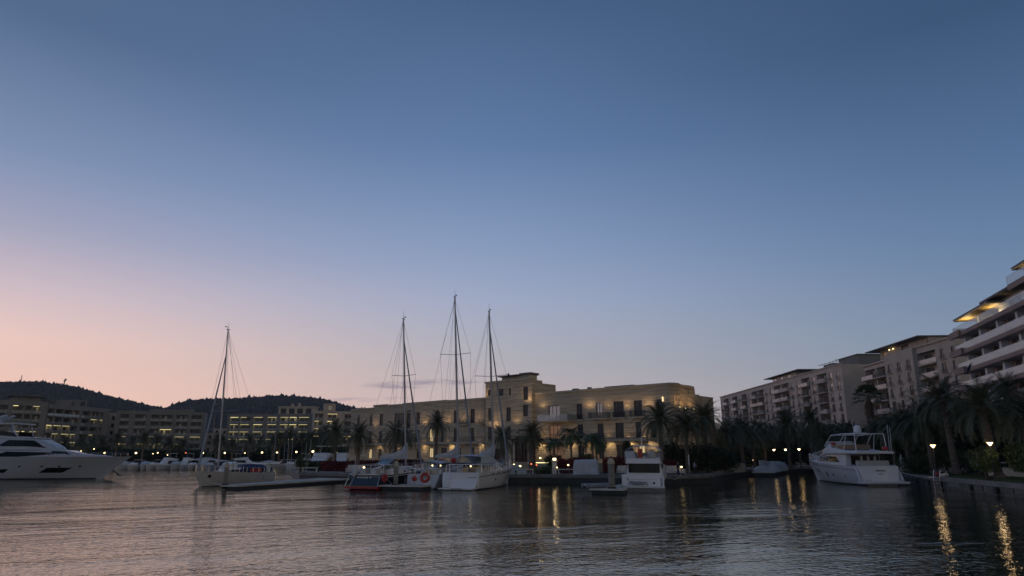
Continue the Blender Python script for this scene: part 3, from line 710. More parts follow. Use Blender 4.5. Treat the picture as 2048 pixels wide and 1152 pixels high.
def block_generic(B, x0, x1, zt, fh, floors, cols, wallm, depth, seed, base=1., par=.9, bmode='loggia', glass=None, y0=0., lights=None, railk=None, stripm=None):
    """cols: list of (width, type) filling x0..x1; w = window, b = balcony bay, s = solid"""
    rnd = random.Random(seed); tot = sum(c[0] for c in cols); k = (x1-x0)/tot; x = x0; holes = []; todo = []
    for wd, ty in cols:
        wd *= k
        for f in range(floors):
            z = zt-par-fh*(f+1)
            if ty == 'w':
                ww = min(1.9, wd*.52); holes.append((x+wd/2-ww/2, x+wd/2+ww/2, z+.06, z+2.35, .22)); todo.append(('w', x+wd/2-ww/2, z, ww, wd, f))
            elif ty == 'b':
                holes.append((x+.25, x+wd-.25, z+.0, z+fh-.42, 1.5)); todo.append(('b', x+.25, z, wd-.5, wd, f))
        x += wd
    m = side_block(B, depth, base, zt, x0=x0, x1=x1, y0=y0)
    h1 = [h for h in holes if h[4] < 1]; h2 = [h for h in holes if h[4] > 1]
    # build wall with two recess depths
    xs = holes
    wall_holes(m, x0, x1, base, zt, holes, 0.001, y0)
    for h in holes:
        a, b, c, d, dp = h; Y = y0+dp
        m.add([(a,y0,c),(b,y0,c),(b,y0,d),(a,y0,d),(a,Y,c),(b,Y,c),(b,Y,d),(a,Y,d)], [(0,4,5,1),(2,6,7,3),(0,3,7,4),(1,5,6,2)]+([(4,7,6,5)] if dp > 1 else []))
    wo = m.build('wall', wallm, B.o)
    for ty, xa, z, ww, wd, f in todo:
        if B.nw >= 100: gl = None
        g = glass or M_GLASS
        if ty == 'w':
            wi = add_window(B.o, round(xa,2), round(z+.06,2), ww, 2.29, y0+.1, 1, g); B.nw += 1
            if rnd.random() < .65:
                kk = ('cur', round(ww,2))
                if kk not in WC: cm = MB(); cm.box(ww*.52, ww-.09, .03, .044, .08, 2.2); WC[kk] = cm.mesh('curtain', M_CURT)
                link('curtain', WC[kk], wi)
            mb = MB(); mb.box(xa-.25, xa+ww+.25, y0-.4, y0-.004, z-.12, z+.02); bo = mb.build('balcony', wallm, B.o)
            rail(bo, xa-.2, xa+ww+.2, y0-.38, y0-.02, z+.021, 'bars', .95)
        else:
            n = 1 if ww < 3.5 else 2
            for q in range(n):
                w2 = ww*.8/n; add_window(B.o, round(xa+ww*(.1+.42*q if n == 2 else .1),2), round(z+.05,2), w2*.92, 2.25, y0+1.38, 1, g); B.nw += 1
                if rnd.random() < .4:
                    kk = ('cur2', round(w2*.92,2))
                    if kk not in WC: cm = MB(); cm.box(w2*.48, w2*.92-.09, .03, .044, .08, 2.17); WC[kk] = cm.mesh('curtain', M_CURT)
                    link('curtain', WC[kk], bpy.data.objects[-1] if False else LASTW[0])
            out = 1.1 if bmode == 'proud' else .12
            mb = MB(); mb.box(xa-.15, xa+ww+.15, y0-out, y0-.004, z-.24, z+.0); bo = mb.build('balcony', wallm, B.o)
            rk = railk or rnd.choice(['bars', 'white', 'bars', 'glass', 'solid'])
            rail(bo, xa-.1, xa+ww+.1, y0-out+.03, y0-.02, z+.001, rk, 1.0)
            if lights and rnd.random() < lights(f, (xa+ww/2-x0)/(x1-x0)):
                l = MB(); l.box(xa+.1, xa+ww*rnd.choice((.5,.8,.98,.98)), y0+.1, y0+1.2, z+fh-.5, z+fh-.43); l.build('ceiling_light', rnd.choice((M_STRIP, M_STRIPD, M_STRIPD)), B.o)
    return wo
def railpar(B, pts, z): pass
# ---- right hand long block, far section
X96 = 96.
def ptx(px, X, z=28.): return (X, (X*F/(px-CX)-(z-H)*sp)/cp)
B1 = Block('apartment_block', 'long pink grey apartment block with glinting windows far along the palm grove', ptx(1441,X96), ptx(1683,X96))
Z1 = B1.fac(1560, 770)[1]
print('B1', B1.L, Z1, B1.fac(1460,792), B1.fac(1675,739))
rn = random.Random(3); cols = []
for i in range(20): cols.append((6.2,'b') if i in (1,3,5,7,8,11,12,15,17) else (4.2,'w'))
block_generic(B1, 0, B1.L, 29.4, 3.12, 6, cols, M_RENDP, 14, 5, bmode='proud', glass=M_GLASSR, par=.9)
mb = MB(); mb.box(-.1, B1.L+.1, -.35, .4, 29.401, 29.75); mb.build('roof_edge', M_RENDP, B1.o)
xa = B1.fac(1546,760,-2)[0]; xb = B1.fac(1592,752,-2)[0]
mb = MB(); mb.box(xa, xb, 2, 9, 29.41, 31.6); mb.build('penthouse', M_RENDP, B1.o)
mb = MB(); mb.box(xa-5, xb+6, .3, 10, 31.61, 31.85); mb.build('penthouse_roof', M_ROOFD, B1.o)
for q in range(3): add_window(B1.o, xa+1+q*(xb-xa)/3.2, 29.6, 2.6, 1.8, 1.9, 1, M_GLASSR)
mb = MB()
for a, b, h in ((1486,1504,.9),(1470,1478,.6),(1604,1625,.8),(1632,1650,1.5)): mb.box(B1.fac(a,770)[0], B1.fac(b,770)[0], 3, 8, 29.41, 29.4+h+.4)
build_split(mb, 'roof_plant', M_GREYR, B1.o)
mb = MB(); x_ = B1.L-9
mb.bar((x_-9,1.5,31.2),(x_+8,1.5,31.2),.1).bar((x_-1,1.5,29.41),(x_-1,1.5,31.3),.1).bar((x_+3,1.5,29.41),(x_+3,1.5,31.9),.1)
for k in range(6): mb.bar((x_-8+k*2.6,.8,31.2),(x_-8+k*2.6,2.2,31.2),.07)
mb.build('roof_aerial', M_POST, B1.o)
# taller stair core between the sections
B1b = Block('stair_tower', 'plain grey stair tower between the two long apartment sections', (101.4,199.2), (111.,199.2), 'building')
mb = side_block(B1b, 12, 1, 32.2); wall_holes(mb, 0, B1b.L, 1, 32.2, [(2.6,4.4,26.5,28.5)], .5); mb.build('wall', M_GREYR, B1b.o)
add_window(B1b.o, 2.6, 26.5, 1.8, 2, .4, 1); MB().box(-.3,B1b.L+.3,-.3,12,32.201,32.5).build('roof_edge', M_ROOFD, B1b.o)
# ---- near section of the long block
B2 = Block('apartment_block', 'beige apartment block section with french windows between the stair tower and white terraces', ptx(1727,99.), ptx(1909,96.5))
print('B2', B2.L, B2.fac(1775,728), B2.fac(1833,703), B2.fac(1905,686), B2.fac(1740,733))
xs1 = B2.fac(1777,740)[0]; xs2 = B2.fac(1836,740)[0]
ZB = 28.6
block_generic(B2, 0, xs1, 27.6, 3.12, 6, [(5,'b'),(5,'b')], M_RENDP, 14, 8, bmode='proud', railk=None, par=.7)
block_generic(B2, xs1, xs2, ZB+.3, 3.12, 6, [(3.6,'w'),(3.6,'w'),(3.6,'w')], M_REND, 14, 9, par=1.9, y0=-.8)
block_generic(B2, xs2, B2.L, ZB+.0, 3.12, 6, [(5.4,'b'),(3.4,'w'),(1.6,'w')], M_REND, 14, 11, par=1.0, bmode='loggia', railk='white')
mb = MB(); mb.box(-.3, xs1-.01, -.5, 0.4, 27.601, 27.95).box(xs2+.01, B2.L+.1, -.4, .4, ZB+.001, ZB+.3); mb.build('roof_edge', M_RENDP, B2.o)
pa, pb = B2.fac(1757,716,-1)[0], B2.fac(1852,700,-1)[0]
mb = MB(); wall_holes(mb, pa, xs2+3, ZB-.9, ZB+2.4, [(pa+1.5,pa+4,ZB,ZB+1.9),(xs1+5,xs1+8.5,ZB+.8,ZB+2.1)], .3, 1.5); mb.box(pa, pa+.2, 1.7, 9, ZB-.9, ZB+2.4).box(xs2+2.8, xs2+3, 1.7, 9, ZB-.9, ZB+2.4); mb.build('penthouse', M_REND, B2.o)
add_window(B2.o, pa+1.5, ZB, 2.5, 1.9, 1.7, 1, M_LITD); add_window(B2.o, xs1+5, ZB+.8, 3.5, 1.3, 1.7, 2)
mb = MB(); mb.box(pa-3.5, xs2+3.6, -.9, 10, ZB+2.41, ZB+2.65); mb.box(B2.fac(1876,690)[0], B2.L-1, 3, 8, ZB+.31, ZB+1.6); mb.build('penthouse_roof', M_ROOFD, B2.o)
o = MB(); o.box(-.1,.1,-.1,.1,-.1,.1)
for px, py in ((1778,709),(1785,703)):
    x, z = B2.fac(px, py, -.9); l = MB(); l.blob((x,1.1,ZB+1.9),.16,.16,.16); l.build('roof_lamp', M_LAMPF, B2.o)
# ---- nearest terraced apartments on the right edge
B3 = Block('terraced_apartments', 'nearest white terraced apartments with brown slab edges and glass balustrades at the right edge', (78.2,116.5), (60.,54.))
FL = [24.0-3.12*k for k in range(7)]
xl = B3.L
mb = side_block(B3, 12, 1., FL[0], y0=1.3); wmh = []
for z in FL[1:6]:
    for q in range(8):
        x = 3.2+q*7.2; wmh.append((x, x+2.8, z+.05, z+2.2))
wall_holes(mb, 0, xl, 1., FL[0]-.02, wmh, .3, 1.3); mb.build('wall', M_WHITER, B3.o)
for a, b, c, d in wmh[:96]: add_window(B3.o, round(a,2), round(c,2), b-a, d-c, 1.45, 2)
mb = MB()
for z in FL[1:6]:
    for q in range(9):
        x = 1.0+q*7.2; mb.box(x-.35, x+.35, -.4, 1.29, z+.001, z+2.5)
build_split(mb, 'column', M_WHITER, B3.o)
mb = MB()
for z in FL[1:6]:
    for q in range(8):
        x = 1.0+q*7.2; mb.box(x+.36, x+1.5, .6, 1.29, z+.001, z+2.5)
build_split(mb, 'timber_panel', M_FASC, B3.o)
for i, z in enumerate(FL[:6]):
    mb = MB(); mb.box(-1.6, xl, -1.2, 2.39, z-.62, z).box(-2.6,2.2,-1.6,-1.201,z-.75,z+.35) if i < 5 else mb.box(-1.6, xl, -1.2, 2.39, z-.62, z)
    sl = mb.build('balcony', M_FASC, B3.o)
    MB().box(-1.5, xl, -1.1, 1.28, z-.65, z-.622).build('soffit', M_WHITER, sl)
    if i == 0: continue
    rg = MB(); rg.box(-1.5, xl, -1.19, -1.13, z+.001, z+1.1).box(-1.55,-1.501,-1.19,2.3,z+.001,z+1.1); rg.build('railing', M_RAILW, sl)
z = FL[0]
rg = MB(); rg.box(-1.5, xl, -1.19, -1.13, z+.001, z+1.15).box(-1.56,-1.501,-1.19,2.3,z+.001,z+1.15); rg.build('railing', M_RAILG, B3.o)
# top terrace: lit canopy, roof volume, highest canopy
ca, cb = B3.fac(1913,640,.8)[0], B3.fac(1984,620,.8)[0]; ztc = B3.fac(1913,642,1.2)[1]
print('B3', ca, cb, ztc, B3.fac(1948,661), B3.fac(1968,608,0), B3.fac(2032,575,0), B3.fac(2027,540,0), B3.fac(2048,602,1.2))
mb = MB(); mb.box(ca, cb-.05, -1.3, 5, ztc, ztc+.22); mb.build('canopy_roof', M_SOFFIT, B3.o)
mb = MB(); mb.box(ca-.05, cb-.05, -1.36, 5.05, ztc+.221, ztc+.4); mb.build('canopy_edge', M_ROOFD, B3.o)
mb = MB(); mb.box(ca+3.6,ca+4.0,1.2,1.6,z+.001,ztc-.01).box(ca+4.6,cb,2.5,5,z+.001,ztc-.01); mb.build('canopy_wall', M_WHITER, B3.o)
lamp_light(B3.o, (ca+3,-.1,ztc-1.5), 300, (1,.74,.36), 165, .5, (0.1,.2,1)); lamp_light(B3.o, (cb-3,.8,ztc-1.5), 300, (1,.74,.36), 165, .5, (.1,.2,1))
va, vb = B3.fac(1970,606,0)[0], B3.fac(2034,575,0)[0]; zv = B3.fac(1970,607,0)[1]
mb = side_block(B3, 9, z, zv, x0=va+.8, x1=vb, y0=1.4); wall_holes(mb, va+.8, vb, z, zv, [(va+5,va+7.6,z+.1,z+2.2),(vb-5.2,vb-2.8,z+.1,z+2.4)], .3, 1.4); mb.build('penthouse', M_WHITER, B3.o)
add_window(B3.o, va+5, z+.1, 2.6, 2.1, 1.55, 1); add_window(B3.o, vb-5.2, z+.1, 2.4, 2.3, 1.55, 1)
mb = MB(); mb.box(va-.6, vb+.01, -.6, 9.5, zv+.001, zv+.3); mb.build('penthouse_roof', M_ROOFD, B3.o)
z2 = zv+.1; mb = MB(); mb.box(vb+.02, xl, -1.2, 8, z2-.8, z2).box(vb+.1, xl, 1.5, 8, z+.3, z2-.81); s2 = mb.build('upper_balcony', M_FASC, B3.o)
rg = MB(); rg.box(vb+.1, xl, -1.19, -1.13, z2+.001, z2+1.2); rg.build('railing', M_RAILG, s2)
zc2 = B3.fac(2027,541,1.2)[1]; a3 = B3.fac(2027,541,1.2)[0]
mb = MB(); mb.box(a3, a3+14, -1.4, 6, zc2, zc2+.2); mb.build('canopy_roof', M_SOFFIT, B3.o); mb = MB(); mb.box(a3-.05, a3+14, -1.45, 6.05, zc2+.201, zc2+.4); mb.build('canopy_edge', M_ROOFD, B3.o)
mb = MB(); mb.box(a3+4, a3+14, 2.5, 6, z2+.001, zc2-.01); mb.build('canopy_wall', M_WHITER, B3.o)
lamp_light(B3.o, (a3+3,-.2,zc2-1.5), 300, (1,.74,.36), 165, .5, (0.1,.2,1))
# furled blue parasol on a terrace
zz = FL[3]; x_, z_ = B3.fac(1938,736,1.3)
bw = B3.w(x_, -1.3); o = thing('parasol', 'furled blue parasol leaning out over a terrace edge of the white apartments', 'parasol', (bw[0], bw[1], z_), B3.rz)
mb = MB(); mb.tube([(-1.6,0,-.9),(1.5,0,.9)], .03); mb.build('pole', M_POST, o); mb = MB(); mb.tube([(-1.2,0,-.6),(-.2,0,-.1),(1.,0,.6)], [.06,.26,.05]); mb.build('canopy', M_CANVB, o)
# ---- left far apartments
def pY(px, Y): return (atx(px, Y, 12), Y)
lt = lambda base: (lambda f, u: base[min(f, len(base)-1)])
L1a = Block('apartment_block', 'grey loggia apartment block with lit balcony ceilings behind the long yacht', pY(-40,248), pY(88,262))
zt = L1a.fac(40, 801)[1]; print('L1', zt, L1a.L)
block_generic(L1a, 0, L1a.L, zt, 3.1, 6, [(4,'b'),(5.5,'b'),(1.2,'s'),(5,'b'),(3.2,'b'),(4,'b'),(2.4,'s')], M_GREYR, 14, 21, railk='glass', lights=lt([.3,.05,.3,.8,.6,.5]), par=1.4)
mb = MB(); mb.box(9, L1a.L-2, 3, 10, zt+.01, zt+1.7); mb.build('penthouse', M_GREYR, L1a.o); MB().box(7, L1a.L, 1.2, 11, zt+1.71, zt+1.95).build('penthouse_roof', M_ROOFD, L1a.o)
L1b = Block('apartment_block', 'dim apartment block with rows of short yellow balcony lights left of the hill saddle', pY(89,263), pY(214,292))
zt1 = L1b.fac(110, 809)[1]
block_generic(L1b, 0, L1b.L, zt1, 3.1, 6, [(3,'b'),(4,'b'),(4,'b'),(3.4,'b'),(1.,'s'),(4.5,'b'),(4.5,'b'),(2,'b'),(3,'s')], M_GREYR, 14, 22, railk='glass', lights=lt([.1,.1,.35,.75,.8,.6]), par=1.2)
pb0, pb1 = L1b.fac(120,800)[0], L1b.fac(176,806)[0]
mb = MB(); mb.box(pb0, pb0+(pb1-pb0)*.55, 1.5, 8, zt1+.01, zt1+1.9).box(pb0+(pb1-pb0)*.56, pb1, .4, 8, zt1+.01, zt1+2.6); mb.build('penthouse', M_GREYR, L1b.o)
add_window(L1b.o, pb1-3.2, zt1+.3, 2.2, 1.8, .33, 1)
LG = Block('apartment_wing', 'narrow shaded connecting wing between the two left apartment blocks', pY(212,299), pY(232,299), 'building')
mb = side_block(LG, 8, 1, zt1-1.2); lgh = [(LG.L*.35, LG.L*.65, zt1-4.2-3.1*k, zt1-2.6-3.1*k) for k in range(5)]; wall_holes(mb, 0, LG.L, 1, zt1-1.2, lgh, .3); mb.build('wall', M_REND, LG.o)
for a, b, c, d in lgh: add_window(LG.o, a, c, b-a, d-c, .15, 0)
L2 = Block('apartment_block', 'grey six storey apartment block behind the row of small moored boats', pY(228,292), pY(405,303))
zt2 = L2.fac(300, 822)[1]; print('L2', zt2)
block_generic(L2, 0, L2.L, zt2, 3.05, 6, [(1.4,'s'),(4,'b'),(2,'s'),(5,'b'),(1.6,'s'),(4,'b'),(5.5,'b'),(1,'s'),(5.5,'b'),(1,'s'),(5,'b'),(.8,'s')], M_GREYR, 14, 23, railk='glass', lights=lt([.0,.08,.15,.35,.45,.35]), par=1.1)
mb = MB(); mb.box(12, 24, 2, 9, zt2+.01, zt2+1.0).box(L2.L-11, L2.L-5, 3, 8, zt2+.01, zt2+1.2); mb.build('penthouse', M_GREYR, L2.o)
L3 = Block('apartment_block', 'wide apartment block with bright yellow light strips under every balcony', pY(452,296), pY(625,296))
zt3 = L3.fac(500, 828)[1]; print('L3', zt3)
block_generic(L3, 0, L3.L, zt3, 3.05, 6, [(.7,'s'),(4,'b'),(4.4,'b'),(.7,'s'),(4.4,'b'),(1,'s'),(4,'b'),(.9,'s'),(3.6,'b'),(3.6,'b'),(4.4,'b'),(1.6,'s')], M_GREYR, 14, 24, railk='glass', lights=lt([1.,1.,.9,.85,.3,.2]), par=.9)
q0, q1 = L3.fac(557,818,-3)[0], L3.fac(628,818,-3)[0]
mb = MB(); wall_holes(mb, q0, q1, zt3, zt3+3.2, [(q0+1+3.6*k, q0+3.4+3.6*k, zt3+.3, zt3+2.5) for k in range(4)], .3, 3); mb.box(q0,q0+.2,3.2,9,zt3,zt3+3.2).box(q1-.2,q1,3.2,9,zt3,zt3+3.2).box(q0-.4,q1+.4,2.6,10,zt3+3.201,zt3+3.5).box(q0+5,q0+6,4,5,zt3+3.51,zt3+4.6).box(q0+8,q0+9,4,5,zt3+3.51,zt3+4.8); mb.build('penthouse', M_REND, L3.o)
for k in range(4): add_window(L3.o, q0+1+3.6*k, zt3+.3, 2.4, 2.2, 3.15, 1)
L4 = Block('apartment_block', 'apartment wing with scattered yellow lights behind the palms left of the hotel', pY(626,288), pY(735,296))
zt4 = L4.fac(700, 823)[1]
block_generic(L4, 0, L4.L, zt4, 3.05, 5, [(3.5,'b'),(1.,'s'),(4,'b'),(2,'s'),(4,'b'),(4,'b'),(1,'s')], M_REND, 14, 25, railk='glass', lights=lt([.8,.8,.7,.6,.4]), par=.7)
q0, q1 = L4.fac(650,815)[0], L4.fac(671,815)[0]
mb = MB(); wall_holes(mb, q0, q1, zt4-.5, zt4+2.9, [(q0+1.4,q1-1.4,zt4+.5,zt4+2.3)], .3, -.3); mb.box(q0,q0+.2,0,6,zt4-.5,zt4+2.9).box(q1-.2,q1,0,6,zt4-.5,zt4+2.9).box(q0-.2,q1+.2,-.4,6,zt4+2.901,zt4+3.1); mb.build('roof_tower', M_REND, L4.o)
add_window(L4.o, q0+1.4, zt4+.5, q1-q0-2.8, 1.8, -.1, 1, M_GLASSR)
# small houses in the gap
def house(px0, px1, Y, py, label, mat):
    b = Block('small_house', label, pY(px0, Y), pY(px1, Y), 'house'); zt = b.fac((px0+px1)/2, py)[1]
    h = []; n = max(2, int(b.L/3.6)); f = int((zt-3)/3)
    for k in range(n):
        for j in range(f): h.append((b.L*(k+.3)/n, b.L*(k+.3)/n+1.3, zt-2.6-3*j, zt-1.-3*j))
    m = side_block(b, 8, 1, zt); wall_holes(m, 0, b.L, 1, zt, h, .3); m.build('wall', mat, b.o)
    MB().box(-.4, b.L+.4, -.5, 8.4, zt+.001, zt+.25).build('roof', M_FASC, b.o)
    for a, c, d, e in h: add_window(b.o, a, d, c-a, e-d, .15, 0)
house(404, 424, 335, 866, 'low beige house seen between two apartment blocks, left of its taller neighbour', M_REND)
house(425, 456, 345, 857, 'pinkish terrace house seen in the gap left of the brightly lit apartment block', M_RENDP)
house(411, 440, 325, 878, 'lowest pale house in the gap between the far apartment blocks', M_REND)
# ------------------------------------------------------------------ palms and plants
def crown_mesh(seed, nf, L, droop, nl, leafL, w, e_hi=85, e_lo=-30, up=.25, mat=None, name='crown'):
    rnd = random.Random(seed); mb = MB()
    for i in range(nf):
        u = (i+.5)/nf; el0 = R(e_hi+(e_lo-e_hi)*u**.85+rnd.uniform(-6,6)); az_ = i*2.39996+rnd.uniform(-.25,.25)
        ln = L*rnd.uniform(.85,1.08)*(1-.12*(u < .2)); p = Vector((0,0,.0))+Vector((math.cos(az_),math.sin(az_),0))*.18; step = ln/14; pts = [p.copy()]; Ts = []
        dr = R(droop)*rnd.uniform(.75,1.25); swing = rnd.uniform(-.18,.18)
        for k in range(14):
            t = k/14; e = el0-dr*(t**1.25); a = az_+swing*t
            T = Vector((math.cos(a)*math.cos(e), math.sin(a)*math.cos(e), math.sin(e))); Ts.append(T); p = p+T*step; pts.append(p.copy())
        mb.tube(pts[::3]+[pts[-1]], [.035,.03,.022,.014,.008,.004][:len(pts[::3])+1], 3, False)
        for j in range(nl):
            t = .1+.9*(j+.5)/nl; q = min(13, int(t*14)); f = t*14-q; P_ = pts[q].lerp(pts[q+1], min(1, max(0, f))); T = Ts[q]
            S = T.cross(Vector((0,0,1)));
            if S.length < .05: S = Vector((1,0,0))
            S.normalize(); U = S.cross(T)
            ll = leafL*(.5+.9*math.sin(math.pi*min(1, t*.9+.12)))*rnd.uniform(.85,1.15)
            for sg in (-1, 1):
                d = (T*rnd.uniform(.5,.8)+S*sg*.75+U*(up+rnd.uniform(-.12,.2))-Vector((0,0,.12))).normalized()
                tip = P_+d*ll-Vector((0,0,.1*ll)); ww = T*w
                mb.add([P_-ww, P_+ww, tip], [(0,1,2)])
    return mb.mesh(name, mat or M_LEAF)
CR = [crown_mesh(11+k, 68, 4.0, 80, 34, .46, .036, 88, -40) for k in range(4)]
CRC = [crown_mesh(31+k, 17, 2.5, 110, 26, .6, .05, 78, -18, .0, M_LEAF2) for k in range(2)]
def fan_crown(seed):
    rnd = random.Random(seed); mb = MB()
    for i in range(34):
        u = (i+.5)/34; e = R(80-95*u); a = i*2.4; d = Vector((math.cos(a)*math.cos(e), math.sin(a)*math.cos(e), math.sin(e))); c = d*1.5
        mb.tube([d*.1, c], .02, 3, False); S = d.cross(Vector((0,0,1))).normalized(); U = S.cross(d)
        for k in range(17):
            th = R(-95+190*k/16); v = (d*math.cos(th)+S*math.sin(th)).normalized(); t = c+v*rnd.uniform(.8,1.1)-Vector((0,0,.25)); q = S.cross(v) ; w = v.cross(U).normalized()*.06
            mb.add([c-w, c+v*.45+w, t, c+v*.45-w], [(0,1,2,3)])
    return mb.mesh('crown', M_LEAF2)
CRF = fan_crown(5)
def skirt_mesh():
    rnd = random.Random(9); mb = MB()
    for i in range(260):
        a = rnd.uniform(0,6.28); z = -rnd.uniform(.1,1.9); r = .25; o_ = Vector((math.cos(a)*r, math.sin(a)*r, z)); t = o_+Vector((math.cos(a)*rnd.uniform(.15,.6), math.sin(a)*rnd.uniform(.15,.6), -rnd.uniform(.6,1.3))); w = Vector((-math.sin(a), math.cos(a), 0))*.07
        mb.add([o_-w, o_+w, t], [(0,1,2)])
    return mb.mesh('dead_fronds', M_DEAD)
SKIRT = skirt_mesh()
def trunk_mesh(h, r0, r1, lean, seed, boss=True, mat=None):
    rnd = random.Random(seed); n = 26; mb = MB(); pts = []; rs = []; a = rnd.uniform(0,6.28)
    for k in range(n+1):
        t = k/n; of = lean*(t**1.6 - t); pts.append((math.cos(a)*of*.6, math.sin(a)*of*.3, -h*(1-t)))
        r = r0+(r1-r0)*t+ (.035 if k % 2 else 0)*(r0/.3) + (.12 if t < .05 else 0)
        if boss and t > .87: r += .2*math.sin((t-.87)/.13*math.pi*.8)
        rs.append(r)
    mb.tube(pts, rs, 9); m = mb.mesh('trunk', mat or M_TRUNK); return m
TR = {}
PN = 0
def palm(px, py, Y, s, label, group='date palms along the marina', zb=1., kind='date', trunk_px=None, lean=0., fat=1., cat='palm tree'):
    """crown centre at pixel (px,py) at depth Y"""
    global PN; PN += 1
    c = at(px, py, Y); h = c.z-zb; hq = round(h*2)/2
    key = (kind, hq, PN % 3)
    bx = 0. if trunk_px is None else atx(trunk_px, Y, 1.5)-c.x
    o = thing('palm_tree', label, cat, (c.x+bx, Y, zb), 0, group)
    fat_ = fat
    if kind == 'date': k2 = ('date', PN % 3); base = (.3, .24, .5, True)
    elif kind == 'fan': k2 = ('fan', 0); base = (.28,.2,.2,False)
    else: k2 = ('coco', PN % 2); base = (.15,.1,.5,False)
    if k2 not in TR: TR[k2] = trunk_mesh(8., base[0], base[1], base[2], PN, base[3])
    t = link('trunk', TR[k2], o, (-bx, 0, h)); t.scale = (fat_, fat_, h/8.)
    if bx:  # lean: shear through rotation
        t.rotation_euler = (0, math.atan2(-bx, h)*1., 0); t.scale = (fat_, fat_, math.hypot(h, bx)/8.)
    me = {'date': CR[PN % 4], 'fan': CRF, 'coco': CRC[PN % 2]}[kind]
    cr = link('crown', me, o, (-bx, 0, h), PN*1.7, s)
    if kind == 'fan': link('dead_fronds', SKIRT, o, (-bx,0,h), 0, s*1.1)
    return o
G = 'date palms along the marina'
for a in [ # px, py, Y, scale, label, ...
 (673,866,128,.98,'date palm standing over the lit apartment wing left of the hotel'),
 (719,869,112,.92,'stout date palm with ringed trunk before the hotel\'s left end'),
 (792,868,118,1.0,'date palm just left of the navy sailboat\'s mast'),
 (811,872,124,.8,'smaller date palm half hidden behind the navy sailboat\'s mast'),
 (874,846,120,.82,'tall slender palm rising against the hotel\'s top floor windows'),
 (1004,876,112,.86,'date palm right of the rightmost sailing mast'),
 (1320,838,100,1.1,'tall date palm at the hotel\'s right corner, nearest the cabin cruiser'),
 (1372,852,100,1.08,'date palm between the two others at the hotel\'s right end'),
 (1409,836,112,1.15,'date palm whose crown meets the pale sky gap right of the hotel'),
 (1452,866,125,1.1,'date palm behind the brightest cone lamp by the low hedge')]: palm(*a)
palm(1065,868,108,.86,'short date palm with a very thick trunk in front of the entrance', fat=1.9)
for a in [(1108,886,104,.8,'small feathery palm before the glass balcony',1106),(1142,868,104,1.02,'slender leaning coconut palm with thin trunk before the shopfront',1143),(1186,880,100,.95,'small palm with pale lamp lit trunk',1183),(1190,884,108,.9,'drooping small palm behind the lamp lit one',1196)]:
    palm(a[0], a[1], a[2], a[3]*1.1, a[4], 'small coconut palms in front of the hotel', 1.3, 'coco', a[5], cat='palm tree')
# palm grove right of the hotel
rr = random.Random(12)
grove = [(1482,858,135,1.1),(1505,874,150,1.),(1528,872,165,1.),(1550,868,180,1.05),(1573,846,140,1.25),(1596,870,170,1.),(1620,838,128,1.0),(1636,868,150,1.1),(1662,872,165,1.05),(1692,876,135,1.1),(1722,882,120,1.0),(1700,862,175,1.),(1760,866,120,1.1),(1782,856,112,1.),(1515,858,175,1.1),(1440,876,150,1.),(1653,884,125,.9),(1745,885,135,1.)]
labs = ['date palm behind the jetty lamp pair, left of the grove','lower date palm among the grove behind the twin lamps','date palm over the covered dinghy on the jetty','far date palm under the sunlit middle of the long block','broad date palm with a clear trunk near the jetty\'s right end','dim date palm deep in the grove left of the slender one','slender palm whose crown crosses the long block\'s lower floors','date palm above the flybridge yacht\'s bow','date palm behind the flybridge yacht\'s bow rail','date palm behind the flybridge yacht\'s windscreen','low date palm right behind the yacht\'s radar dome','date palm in front of the stair tower foot','date palm right of the fan palm, above the yacht\'s stern','date palm at the left end of the lawn bank','distant palm before the far end of the long block','palm filling the gap right of the brightest cone lamp','short dark palm just left of the yacht\'s radar dome','low dark palm below the fan palm\'s crown']
for g_, lb in zip(grove, labs): palm(g_[0], g_[1], g_[2], g_[3], lb, 'palms of the dark grove right of the hotel')
palm(1736,798,118,1.25,'tall fan palm with a skirt of dry brown fronds above the yacht', 'fan palms', 1.2, 'fan', 1738)
for a in [(1806,848,98,1.15,'leaning date palm at the yacht\'s stern side of the lawn',1824,1.3),(1850,838,92,1.12,'date palm leaning left behind the left cone lamp on the lawn',1868,1.3),(1884,798,88,1.25,'tall date palm with a bent trunk between the two lawn lamps',1914,1.35),(1963,812,72,1.2,'largest date palm, its trunk beside the right lawn lamp',1999,1.35),(2046,826,80,1.2,'date palm cut off by the right edge of the view',2062,1.3),(1925,842,100,1.0,'lower date palm behind the bent one on the lawn',1935,1.1),(2012,782,98,1.,'date palm rising behind the largest one on the right',2020,1.1)]:
    palm(a[0], a[1], a[2], a[3], a[4], 'leaning palms on the lawn', 1.2, 'date', a[5], fat=a[6])
# far palms on the left shore
rr = random.Random(5); fl = sorted([(432,880),(446,886),(470,884),(497,880),(520,884),(545,878),(562,872),(584,866),(603,868),(622,872),(640,872),(655,864),(368,884),(340,880),(316,884),(288,878),(264,884),(240,880),(205,886),(182,882),(160,880),(130,884)])
for i, (px, py) in enumerate(fl):
    pos = 'from the left' if i < 11 else 'from the right'; kx = i if i < 11 else len(fl)-1-i
    palm(px+rr.uniform(-4,4), py+rr.uniform(-6,4)+2, rr.uniform(222,245), rr.uniform(.85,1.15), f'{ORD[kx]} palm {pos} in the row before the far apartments', 'palms on the far left shore', 1.6)
